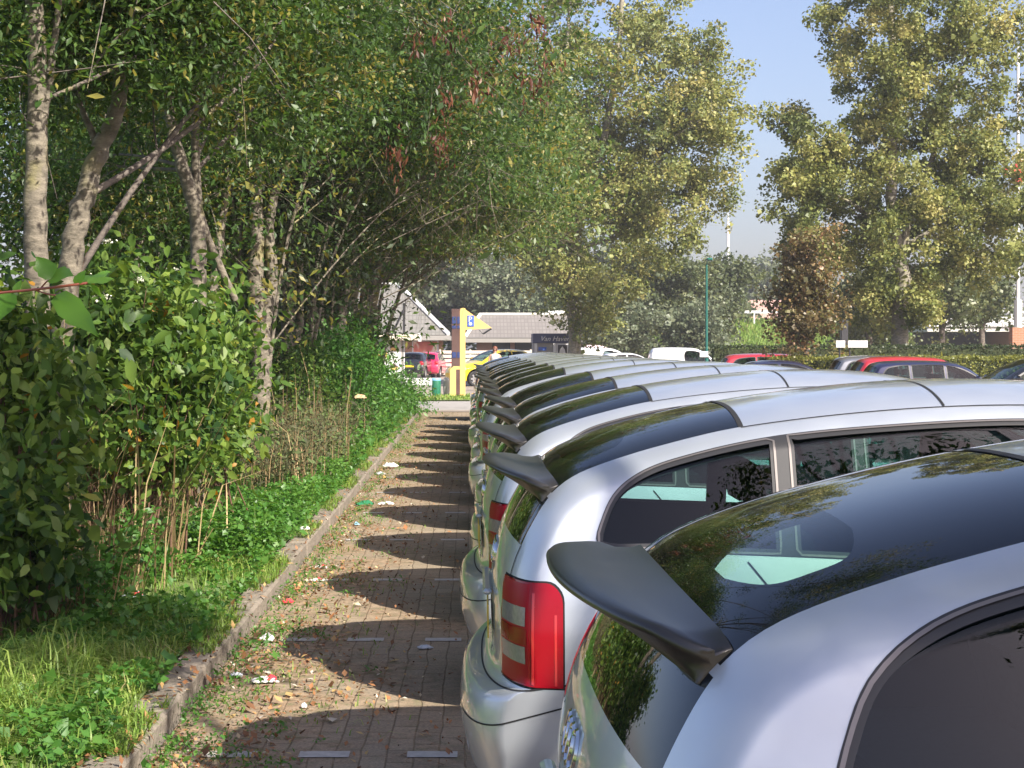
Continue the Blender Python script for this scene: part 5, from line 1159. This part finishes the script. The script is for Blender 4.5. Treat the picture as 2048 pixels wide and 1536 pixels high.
for k in range(10): a_ = k*math.pi/5; m = MB(); m.box(.172*math.cos(a_)-.008, .172*math.cos(a_)+.008, .172*math.sin(a_)-.008, .172*math.sin(a_)+.008, .06, .5); m.build("rib", M_GREENP, root)
o = Wp(893, 790, 55.6); o[2] = .03; m = MB(); m.lathe([(.10, 0), (.105, .1), (.125, .35), (.12, .5), (.09, .58), (.04, .615), (.0, .62)], 18); ob = m.build("stone_bollard", M_CONCW, None, True); ob.location = tuple(o); tag(ob, "rounded white stone bollard between the bin and the yellow sign", "bollard")
# grey kiosk with a dark sign
Y = 72.; a = Wp(1066, 667, Y); b = Wp(1138, 667, Y); o = np.array([(a[0]+b[0])/2, Y, 0]); root = empty("kiosk", tuple(o), "dark kiosk with white script lettering and a framed emblem", "kiosk"); w = (b[0]-a[0])/2
m = MB(); m.box(-w+.03, w-.03, .05, 2.2, 0, a[2]-.42); m.build("wall", M_GUT, root); m = MB(); m.box(-w, w, -.05, 2.3, a[2]-.42, a[2], .01); m.build("fascia", M_NAVY, root)
text("lettering", "Van Haven", .30, (-w+.30, -.066, a[2]-.33), M_WHITE, root, .006, shear=.35)
for xx in (-w+.06, .10): m = MB(); m.box(xx, xx+.12, -.03, .045, 0, a[2]-.43); m.build("post", M_WHITE, root)
m = MB(); m.box(.24, .76, -.02, .04, a[2]-1.0, a[2]-.44); fr = m.build("emblem_frame", M_WHITE, root); m = MB(); m.box(.30, .70, -.035, -.021, a[2]-.94, a[2]-.50); m.build("emblem_panel", M_BLACK, fr)
m = MB(); m.prism([(.36, a[2]-.86), (.64, a[2]-.86), (.60, a[2]-.70), (.50, a[2]-.56), (.40, a[2]-.70)], 1, -.045, -.036); m.build("emblem", M_WHITE, fr)
m = MB(); m.box(-.55, -.2, .02, .049, a[2]-.75, a[2]-.6); m.build("plate", M_BLUE, root)
# pinkish tent
Y = 88.; o = Wp(1198, 710, Y); o[2] = 0; root = empty("market_tent", tuple(o), "white and pink tent canopy right of the kiosk", "tent"); m = MB(); m.raw([(-1.2, -1, 1.4), (1.2, -1, 1.3), (1.2, 1, 1.3), (-1.2, 1, 1.4), (.1, 0, 1.78), (-.6, 0, 1.80)], [(0,1,4,5),(1,2,4),(2,3,5,4),(3,0,5)]); m.build("canopy", pmat("tent_pink", (.75, .55, .58), .7), root)
for sx, sy in ((-1.15,-.95),(1.15,-.95),(1.15,.95),(-1.15,.95)): m = MB(); m.tube([(sx, sy, 0), (sx, sy, 1.38)], .03, 6); m.build("leg", M_WHITE, root)
# lamp posts and masts
o = Wp(1413, 700, 70); o[2] = 0; root = empty("lamp_post", tuple(o), "slim teal green lamp post rising through the poplar leaves", "lamp post"); m = MB(); m.tube([(0,0,0),(0,0,1.2),(0,0,1.21),(0,0,5.2)], np.array([.085,.085,.062,.045]), 10); m.build("pole", M_TEAL, root)
m = MB(); m.tube([(0, 0, 5.2), (.0, -.25, 5.35), (0, -.6, 5.38)], .03, 6); m.box(-.12, .12, -1.0, -.5, 5.33, 5.45, .04); m.build("lamp_head", M_TEAL, root); m = MB(); m.box(-.30, .06, -.1, -.085, 1.25, 1.5); m.build("small_sign", M_WHITE, root)
o = Wp(1456, 560, 300); o[2] = 0; m = MB(); zt = Wp(1456, 425, 300)[2]; m.tube([(0,0,0),(0,0,zt*.96)], np.array([.35,.22]), 8); m.tube([(0,0,zt*.9),(0,0,zt)], np.array([.3,.05]), 8); ob = m.build("radio_mast", M_WHITE); ob.location = tuple(o); tag(ob, "thin white mast far away in the gap of sky", "mast")
# green bank, bridge
bk = MB(); yb0, yb1 = 118., 128.; zt = Wp(1600, 641, 128)[2]
bk.raw([(7, yb0, 0), (90, yb0, 0), (90, yb1, zt), (7, yb1, zt), (90, 145, zt), (7, 145, zt)], [(0,1,2,3),(3,2,4,5)]); ob = bk.build("green_bank", pmat("bank_grass", (.16, .27, .045), 1, var=.3, vscale=.5)); ob["kind"] = "structure"
XY = patchy(60000, 8, 50, yb0, yb1, rb_, 0); tag(blades("bank_grass", XY, .3, rb_, M_GRASS, rb_.normal(.6, .2, len(XY)), .03, .5, lambda X, Y: (Y-yb0)/(yb1-yb0)*zt), kind="stuff")
a = Wp(1560, 637, 127); o = np.array([a[0], 127, zt]); root = empty("bank_railing", tuple(o), "white railing along the top of the green bank", "railing"); L = 45.; m = MB()
m.box(-18, L, -.04, .04, .55, .75); m.build("rail", M_WHITE, root); m = MB(); 
for k in range(32): m = MB(); m.box(-18+k*2-.05, -18+k*2+.05, -.03, .03, -.3, .549); m.build("post", M_WHITE, root)
o = Wp(1960, 660, 112); o[2] = 0; root = empty("road_bridge", tuple(o), "concrete road bridge with a dark opening behind the trees at right", "bridge"); s = 112/F_PX
m = MB(); m.box(-3.6, 12, 0, 9, 2.75, 3.35); m.build("deck", M_CONCW, root); m = MB(); m.box(-3.6, 12, -.15, -.003, 3.1, 3.75); m.build("parapet", M_WHITE, root)
m = MB(); m.box(-3.2, 2.0, 5, 5.3, 0, 2.74); m.build("underpass_shade", M_BLACK, root); m = MB(); m.box(2.1, 3.1, -.4, 8, 0, 2.74); m.build("abutment", M_BRICK, root)  # black sheet stands for the shade inside the bridge opening
for xx in (-2.6,): m = MB(); m.box(xx-.06, xx+.06, .2, .4, 0, 2.74); m.build("pillar", M_WHITE, root)
for k in range(3): m = MB(); m.box(-.9+k*.22, -.75+k*.22, 1.0, 1.1, 0, 1.2); m.build("barrier_slat", M_WHITE, root)
# red star sign on a white mast with a brick base
Y = 61.; o = Wp(2036, 700, Y); o[2] = 0; root = empty("mast_sign", tuple(o), "white mast carrying a red cross-shaped sign, half hidden by poplar leaves", "sign"); m = MB(); m.box(-.27, .27, -.2, .2, 0, Wp(0, 655, Y)[2]); m.build("brick_base", M_BRICK, root)
zb = Wp(0, 655, Y)[2]; m = MB(); m.tube([(0,0,zb+.001),(0,0,Wp(0,600,Y)[2])], .15, 12); m.build("sleeve", M_WHITE, root); m = MB(); m.tube([(0,0,Wp(0,600,Y)[2]),(0,0,Wp(0,90,Y)[2])], np.array([.07,.05]), 8); m.build("mast", M_WHITE, root)
zc = Wp(0, 345, Y)[2]; M_SRED = pmat("sign_red", (.75, .06, .07), .4)
cr = [(-.9,-.22),(-.35,-.25),(-.3,-.6),(.3,-.6),(.35,-.25),(.9,-.22),(.9,.22),(.35,.25),(.3,.75),(-.1,.75),(-.35,.28),(-.9,.25)]
m = MB(); m.prism([(x*.6, zc+z*.6) for x, z in cr], 1, -.2, -.08); m.build("sign_panel", M_SRED, root); m = MB(); m.prism([(x*.65, zc+z*.66) for x, z in cr], 1, -.075, .0); m.build("sign_border", M_WHITE, root)
text("lettering", "Li  m", .22, (-.45, -.21, zc-.06), M_WHITE, root, .006)
# small white signboards, dark post, house roof far behind
Y = 46.5; a = Wp(1672, 681, Y); o = np.array([a[0], Y, 0]); root = empty("white_signboard", tuple(o), "pair of blank white boards on thin posts before the green bank", "sign")
for (x0, x1) in ((1672, 1690), (1696, 1735)): p = Wp(x0, 681, Y); q = Wp(x1, 695, Y); m = MB(); m.box(p[0]-o[0], q[0]-o[0], -.02, .02, q[2], p[2]); m.build("board", M_WHITE, root)
for xx in (1680, 1700): p = Wp(xx, 700, Y); m = MB(); m.tube([(p[0]-o[0], .06, 0), (p[0]-o[0], .06, 1.85)], .025, 6); m.build("leg", M_BLACK, root)
o = Wp(1688, 700, 68); o[2] = 0; m = MB(); m.box(-.14, .14, -.14, .14, 0, Wp(0, 640, 68)[2], .02); ob = m.build("dark_pillar", M_BLACK); ob.location = tuple(o); tag(ob, "dark square pillar behind the white boards", "pillar")
o = Wp(1530, 640, 175); o[2] = 0; root = empty("distant_house", tuple(o), "far house with a pinkish roof beside the rusty-leaved tree", "house"); zr = Wp(0, 600, 175)[2]; ze = Wp(0, 640, 175)[2]
m = MB(); m.raw([(-5,-3,ze),(5,-3,ze),(5,3,ze),(-5,3,ze),(-3.6,0,zr),(3.6,0,zr)], [(0,1,5,4),(1,2,5),(2,3,4,5),(3,0,4)]); m.build("roof", pmat("pink_tiles", (.40, .24, .20), .9, var=.15), root); m = MB(); m.box(-4.5, 4.5, -2.6, 2.6, 0, ze-.003); m.build("wall", M_WHITE, root)
# hedges
def hedge(name, lab, x0, x1, Y, h, th, n, mt, ls=.05):
    o = np.array([(x0+x1)/2, Y, 0]); P = []; u = rb_.random((n, 3)); f = rb_.integers(0, 3, n)
    X = (u[:, 0]-.5)*(x1-x0); yy = (u[:, 1]-.5)*th; z = u[:, 2]*h; z = np.where(f == 1, h + rb_.normal(0, .03, n), z); yy = np.where(f != 1, -th/2*np.where(f == 0, 1, -1) + rb_.normal(0, .03, n), yy)
    root = empty(name, tuple(o), lab, "hedge"); P = np.stack([X, yy, z + .02*np.sin(X*5)], 1)
    add("leaves", leafmesh("leaves", P, ls, rb_, mt, rb_.normal(.5, .22, n), wide=.7, upbias=.4), root); m = MB(); m.box(-(x1-x0)/2+.1, (x1-x0)/2-.1, -th/2+.08, th/2-.08, 0, h-.08); m.build("core", M_HCORE, root)
M_HCORE = pmat("hedge_core", (.035, .045, .015), 1, var=.6, vscale=15, bump=1, bscale=30)
c = lambda x, Y: (x-HX)*Y/F_PX
hedge("hedge", "yellowish clipped hedge behind the parked cars on the right", c(1540, 47.5), c(2120, 47.5), 47.5, 1.36, .9, 26000, M_HEDGE, .055)
hedge("hedge", "darker clipped hedge between the yellowish hedge and the bank", c(1420, 54.5), c(2150, 54.5), 54.5, 1.70, .8, 16000, M_DARKL, .06)
# person
def person(o):
    root = empty("person", tuple(o), "person in a white sleeveless top and sunglasses standing by the yellow car", "person", None)
    me = bpy.data.meshes.new("body")
    J = {'pel':(0,0,.93),'wai':(0,0,1.08),'che':(0,.01,1.27),'nek':(0,.01,1.43),'hd0':(0,0,1.50),'hd1':(0,-.01,1.60),'hd2':(0,0,1.66),
         'hl':(-.09,0,.88),'kl':(-.10,-.02,.50),'al':(-.10,.02,.08),'tl':(-.11,-.12,.04),'hr':(.09,0,.88),'kr':(.11,-.02,.50),'ar':(.12,.02,.08),'tr':(.13,-.12,.04),
         'sl':(-.17,.01,1.38),'el':(-.24,.03,1.12),'wl':(-.22,-.08,.90),'ml':(-.215,-.12,.83),'sr':(.17,.01,1.38),'er':(.26,.02,1.13),'wr':(.24,-.10,.92),'mr':(.235,-.14,.85)}
    Rr = {'pel':.135,'wai':.115,'che':.14,'nek':.05,'hd0':.06,'hd1':.085,'hd2':.07,'hl':.09,'kl':.058,'al':.038,'tl':.03,'hr':.09,'kr':.058,'ar':.038,'tr':.03,'sl':.055,'el':.038,'wl':.027,'ml':.03,'sr':.055,'er':.038,'wr':.027,'mr':.03}
    E = [('pel','wai'),('wai','che'),('che','nek'),('nek','hd0'),('hd0','hd1'),('hd1','hd2'),('pel','hl'),('hl','kl'),('kl','al'),('al','tl'),('pel','hr'),('hr','kr'),('kr','ar'),('ar','tr'),('che','sl'),('sl','el'),('el','wl'),('wl','ml'),('che','sr'),('sr','er'),('er','wr'),('wr','mr')]
    ks = list(J); vs_ = [J[k] for k in ks]; es = [(ks.index(a), ks.index(b)) for a, b in E]; rad = [Rr[k] for k in ks]
    for s_, m_ in ((-1, 'ml'), (1, 'mr')):            # fingers
        b = J[m_]
        for f in range(4): vs_.append((b[0]+.004*s_, b[1]-.02+.014*f-.01, b[2]-.045)); rad.append(.009); es.append((ks.index(m_), len(vs_)-1)); vs_.append((vs_[-1][0], vs_[-1][1]-.005, b[2]-.085+.006*abs(f-1.5))); rad.append(.007); es.append((len(vs_)-2, len(vs_)-1))
        vs_.append((b[0]-.01*s_, b[1]-.04, b[2]-.02)); rad.append(.009); es.append((ks.index(m_), len(vs_)-1))
    me.from_pydata(vs_, es, []); ob = add("body", me, root); md = ob.modifiers.new("skin", 'SKIN'); sl = me.skin_vertices[0].data
    for i, r in enumerate(rad): sl[i].radius = (r, r*(.72 if i < 3 else 1))
    sl[0].use_root = True; ob.modifiers.new("sub", 'SUBSURF').levels = 2; ob.modifiers["sub"].render_levels = 2
    me.materials.append(pmat("skin", (.52, .30, .22), .6))
    m = MB(); m.lathe([(.135,.98),(.14,1.05),(.13,1.12),(.15,1.25),(.155,1.33),(.12,1.40),(.08,1.42)], 18); t = m.build("top", M_WHITE, root, True); t.scale = (1.1, .8, 1)
    for s_ in (-1, 1): m = MB(); m.tube([(s_*.085, 0, .95), (s_*.10, -.02, .5), (s_*.105, .02, .10)], np.array([.105, .075, .065]), 12); m.build("trouser_leg", pmat("dark_cloth", (.05, .06, .09), .9), root, True)
    m = MB(); m.lathe([(.0,1.72),(.06,1.70),(.092,1.65),(.097,1.60),(.09,1.54),(.07,1.50)], 16, (0, .018, 0)); m.build("hair", pmat("auburn_hair", (.16, .05, .025), .6), root, True)
    m = MB(); m.box(-.075, -.012, -.108, -.095, 1.585, 1.615, .004); m.box(.012, .075, -.108, -.095, 1.585, 1.615, .004); m.box(-.012, .012, -.106, -.098, 1.603, 1.611); m.build("sunglasses", M_BLACK, root)
    m = MB(); m.prism([(-.1, 1.565), (-.118, 1.56), (-.1, 1.60)], 0, -.012, .012); m.build("nose", me.materials[0], root); m = MB(); m.box(-.025, .025, -.094, -.088, 1.535, 1.545); m.build("mouth", pmat("lips", (.4, .1, .09), .5), root)
    return root
o = Wp(990, 700, 62); o[2] = 0; person(o)
# ---------------- the other cars ----------------
WZ2 = [(.1,.76),(.2,.79),(.3,.82),(.45,.85),(.65,.86),(.8,.845),(.9,.82),(1.0,.775),(1.15,.70),(1.3,.635),(1.42,.59),(1.6,.55)]
SIL_WAGON = [(.14,.22),(.04,.30),(0,.42),(.0,.56),(.03,.66),(.06,.80),(.09,.94),(.17,1.10),(.27,1.25),(.38,1.38),(.55,1.435),(.95,1.465),(1.5,1.475),(2.1,1.46),(2.55,1.42),(2.85,1.32),(3.15,1.13),(3.4,.98),(3.65,.93),(4.0,.86),(4.3,.76),(4.42,.62),(4.45,.45),(4.4,.28),(4.2,.20),(3.5,.19),(2.2,.19),(1.0,.19),(.6,.19)]
WIN_WAGON = [(.42,.99),(.50,1.14),(.62,1.27),(.85,1.33),(1.5,1.36),(2.2,1.35),(2.6,1.28),(2.95,1.12),(3.15,.97),(2.9,.93),(1.8,.93),(.9,.95)]
SIL_HATCH = [(.14,.22),(.04,.30),(0,.42),(.0,.58),(.04,.74),(.08,.92),(.22,1.0),(.42,1.22),(.62,1.36),(.95,1.41),(1.4,1.42),(1.85,1.39),(2.2,1.28),(2.55,1.08),(2.8,.95),(3.1,.90),(3.5,.80),(3.78,.66),(3.85,.48),(3.82,.30),(3.6,.20),(2.8,.19),(1.8,.19),(.6,.19)]
WIN_HATCH = [(.50,1.0),(.62,1.16),(.80,1.28),(1.2,1.32),(1.7,1.31),(2.05,1.22),(2.4,1.03),(2.5,.94),(2.0,.92),(1.2,.93),(.7,.95)]
SIL_VAN = [(.12,.22),(.04,.30),(0,.42),(.0,.6),(.02,.9),(.05,1.2),(.10,1.45),(.22,1.60),(.45,1.65),(1.0,1.67),(1.8,1.66),(2.3,1.62),(2.65,1.50),(2.95,1.28),(3.2,1.08),(3.45,.98),(3.8,.88),(4.0,.72),(4.05,.48),(4.0,.30),(3.8,.20),(3.0,.19),(1.8,.19),(.6,.19)]
WIN_VAN = [(1.75,1.02),(1.78,1.45),(2.1,1.49),(2.5,1.40),(2.85,1.17),(3.0,1.0),(2.6,.98),(2.0,.99)]
P_ = {k: carpaint(k, c, mt, .3) for k, c, mt in (("red_paint", (.42, .02, .03), .1), ("navy_paint", (.018, .02, .06), .3), ("black_car_paint", (.012, .013, .016), .2), ("yellow_car_paint", (.72, .52, .015), .05), ("white_car_paint", (.78, .79, .80), .0), ("grey_paint", (.22, .23, .25), .6), ("crimson_paint", (.55, .02, .08), .05))}
def wagon(name, lab, paint, loc, rz=0, cat="car", gr=None):
    r = build_car(name, lab, cat, SIL_WAGON, WIN_WAGON, [1.25, 2.2], P_[paint], WZ2, 1.0, (.8, .70, 3.6, .66), (.85, 3.5), .31, None, (3.35, .95, 2.62), (.98, 1.34), (.72, .95), .5, gr, (1.3, 2.2)); r.location = loc; r.rotation_euler[2] = R(rz); return r
def hatch(name, lab, paint, loc, rz=0, cat="car"):
    r = build_car(name, lab, cat, SIL_HATCH, WIN_HATCH, [1.35], P_[paint], WZ2, .96, (.75, .68, 3.1, .64), (.70, 3.10), .29, None, (2.72, .95, 2.0), (1.03, 1.30), (.72, .92), .5, None, (1.0, 1.75)); r.location = loc; r.rotation_euler[2] = R(rz); return r
def van(name, lab, paint, loc, rz=0):
    r = build_car(name, lab, "van", SIL_VAN, WIN_VAN, [], P_[paint], [(a, b+.0 if a < 1 else max(b, .66)) for a, b in WZ2]+[(1.7,.64)], 1.0, (.8, .72, 3.2, .66), (.8, 3.2), .30, None, (3.35, .95, 2.45), (1.0, 1.42), (.75, 1.0), .5, None, (1.6, 2.0), False); r.location = loc; r.rotation_euler[2] = R(rz); return r
cx = lambda x, Y: (x-HX)*Y/F_PX
o_ = wagon("estate_car", "dark blue estate car on the right, showing its side windows above the roofs", "navy_paint", (cx(1742, 38)-.3, 38, 0)); o_.scale = (.84, .95, .925)
o_ = wagon("estate_car", "red estate car just behind the dark blue estate car", "red_paint", (cx(1716, 41.3)-.3, 41.3, 0)); o_.scale = (.9, .95, .975)
o_ = wagon("estate_car", "grey estate car, only its tail showing behind the red estate car", "grey_paint", (cx(1664, 44.6)-.2, 44.6, 0)); o_.scale = (.9, .95, .98)
hatch("black_hatchback", "black hatchback at the right edge facing left", "black_car_paint", (cx(1965, 29)+2.72, 29, 0), 180).scale = (1, 1, 1.065)
van("white_van", "small white van, its roof rising left of the teal lamp post", "white_car_paint", (cx(1295, 80), 80, 0))
van("white_van", "white van with dark side windows seen left of the bigger white van", "white_car_paint", (cx(1245, 84)-2.8, 84.5, 0), 12)
hatch("pale_hatchback", "pale car beside the pink tent", "white_car_paint", (cx(1190, 76), 76, 0), 20)
wagon("red_car", "red car with dark windows left of the yellowish hedge", "red_paint", (cx(1440, 52)-.2, 52, 0))
hatch("blue_car", "low dark blue car roof between the red car and the silver row", "navy_paint", (cx(1450, 44), 44, -.1))
yc_ = hatch("yellow_car", "yellow off-roader with black bumper behind the yellow sign", "yellow_car_paint", (cx(900, 70)+4.2*math.cos(R(30)), 70+4.2*math.sin(R(30)), 0), 210, "car"); yc_.scale = (1.1, 1.0, 1.12)
hatch("red_hatchback", "crimson hatchback seen from behind near the red poster", "crimson_paint", (cx(848, 90), 90, 0), 80)
wagon("dark_car", "black car parked just right of the crimson hatchback", "black_car_paint", (cx(872, 95)+.2, 95, 0), 78)
hatch("dark_hatchback", "dark car half hidden by the shelter post, left of the crimson hatchback", "black_car_paint", (cx(818, 88), 88, 0), 80)
# ---------------- litter ----------------
rl = np.random.default_rng(5); M_PAPER = pmat("white_paper", (.66, .65, .63), .7); M_REDP = pmat("red_print", (.62, .04, .06), .6); M_FOIL = pmat("clear_plastic", (.55, .58, .62), .2, .2); M_LB = pmat("pale_blue_plastic", (.35, .6, .75), .4); M_DG = pmat("dark_green_paper", (.02, .16, .07), .5); M_TAN = pmat("brown_card", (.45, .30, .17), .8)
def crumple(w, l, h, n=7):
    xs = np.linspace(-w/2, w/2, n); ys = np.linspace(-l/2, l/2, n); X, Y = np.meshgrid(xs, ys, indexing='ij')
    Z = h*(.5+.5*rl.random((n, n))) * (1-.6*np.maximum(abs(X)/(w/2), abs(Y)/(l/2))**2); X = X + rl.normal(0, w*.05, X.shape); Y = Y + rl.normal(0, l*.05, Y.shape)
    T = np.stack([X, Y, Z+.004], -1).reshape(-1, 3); Bt = np.stack([X, Y, np.maximum(Z-.003, .001)], -1).reshape(-1, 3); Fq = []
    for i in range(n-1):
        for j in range(n-1): a = i*n+j; Fq += [(a, a+n, a+n+1, a+1), (n*n+a, n*n+a+1, n*n+a+n+1, n*n+a+n)]
    per = [i for i in range(n)] + [i*n+n-1 for i in range(1, n)] + [n*n-1-i for i in range(1, n)] + [(n-1-i)*n for i in range(1, n-1)]
    for a, b in zip(per, per[1:]+per[:1]): Fq.append((b, a, n*n+a, n*n+b))
    return np.vstack([T, Bt]), Fq
G_L = "litter scattered along the kerb and verge"
for (x, y, w, l, h, mt, lab, cat, rz, z0, red) in [
    (530, 1361, .14, .09, .03, M_PAPER, "red and white carton lying on the paving near the first shadow", "carton", .2, .012, 1), (534, 1280, .09, .10, .05, M_PAPER, "crumpled white tissue in the gutter weeds", "tissue", .5, .012, 0),
    (162, 1224, .16, .07, .05, M_PAPER, "white paper roll lying in front of the shaded trunk", "paper", -.1, .16, 0), (364, 1217, .11, .08, .05, M_PAPER, "crumpled white wrapper in the grass", "wrapper", .4, .15, 0),
    (265, 1193, .15, .06, .04, M_FOIL, "clear plastic wrapper with a red end in the grass", "wrapper", .1, .16, 1), (632, 1160, .10, .08, .02, M_PAPER, "red and white packet flat in the gutter", "packet", .6, .012, 1),
    (641, 1134, .10, .06, .02, M_PAPER, "small pink and white scrap just beyond the red and white packet", "scrap", .1, .012, 1), (577, 1204, .08, .06, .03, M_REDP, "small red wrapper against the kerb weeds", "wrapper", .2, .012, 0),
    (608, 1058, .09, .09, .04, M_PAPER, "white scrap lying on the kerb edge grass", "scrap", .3, .15, 0), (713, 1048, .05, .12, .03, M_LB, "pale blue plastic piece upright in the gutter", "plastic", .2, .012, 0),
    (730, 1010, .20, .14, .06, M_DG, "dark green crumpled paper beside the kerb", "paper", .3, .012, 0), (772, 1008, .18, .10, .04, M_PAPER, "long white scrap right of the dark green paper", "scrap", .1, .012, 0),
    (780, 935, .16, .22, .09, M_PAPER, "crumpled white tissue on the paving by the kerb, mid distance", "tissue", .9, .012, 0), (760, 948, .12, .12, .04, M_FOIL, "flat grey-blue wrapper next to the mid-distance tissue", "wrapper", .5, .012, 0),
    (850, 1294, .08, .06, .02, M_FOIL, "clear plastic scrap in the third car's shadow", "scrap", .5, .012, 0), (472, 1352, .07, .05, .03, M_FOIL, "clear plastic bit left of the red and white carton", "scrap", .1, .012, 0),
    (720, 798, .18, .12, .08, M_TAN, "brown and white carton caught in the bright green bush", "carton", .2, .95, 0), (830, 822, .20, .16, .10, M_PAPER, "white bag in the weeds at the far end of the kerb", "bag", .2, .15, 0), (608, 1411, .03, .04, .02, M_PAPER, "tiny white scrap on bare paving", "scrap", .2, .012, 0), (768, 955, .05, .06, .03, M_YEL, "tiny yellow scrap beside the kerb weeds", "scrap", .2, .012, 0)]:
    Yd = (CAM_H - z0)*F_PX/(y-HY); X = (x-HX)*Yd/F_PX; w *= .85; l *= .85; V, Fq = crumple(w, l, h); o = add("litter", npmesh("litter", V, Fq, mt)); o.location = (X, Yd, z0-.008); o.rotation_euler[2] = rz; tag(o, lab, cat, G_L)
    if red:
        V, Fq = crumple(w*.42, l*.8, h*1.05, 5); q = add("print_panel", npmesh("print_panel", V, Fq, M_REDP), o); q.location = (w*.25, 0, .005)
# ---------------- thin autumn haze ----------------
hm, ht, hp = nt("haze_air"); ht.nodes.remove(hp); pv = node(ht, "ShaderNodeVolumePrincipled"); pv.inputs["Color"].default_value = (.86, .88, .95, 1); pv.inputs["Density"].default_value = .0006
pv.inputs["Anisotropy"].default_value = .1; ht.links.new(pv.outputs[0], ht.nodes["Material Output"].inputs["Volume"])
hz = MB(); hz.box(-420, 420, -80, 920, -1.2, 30); tag(hz.build("haze", hm), kind="stuff")
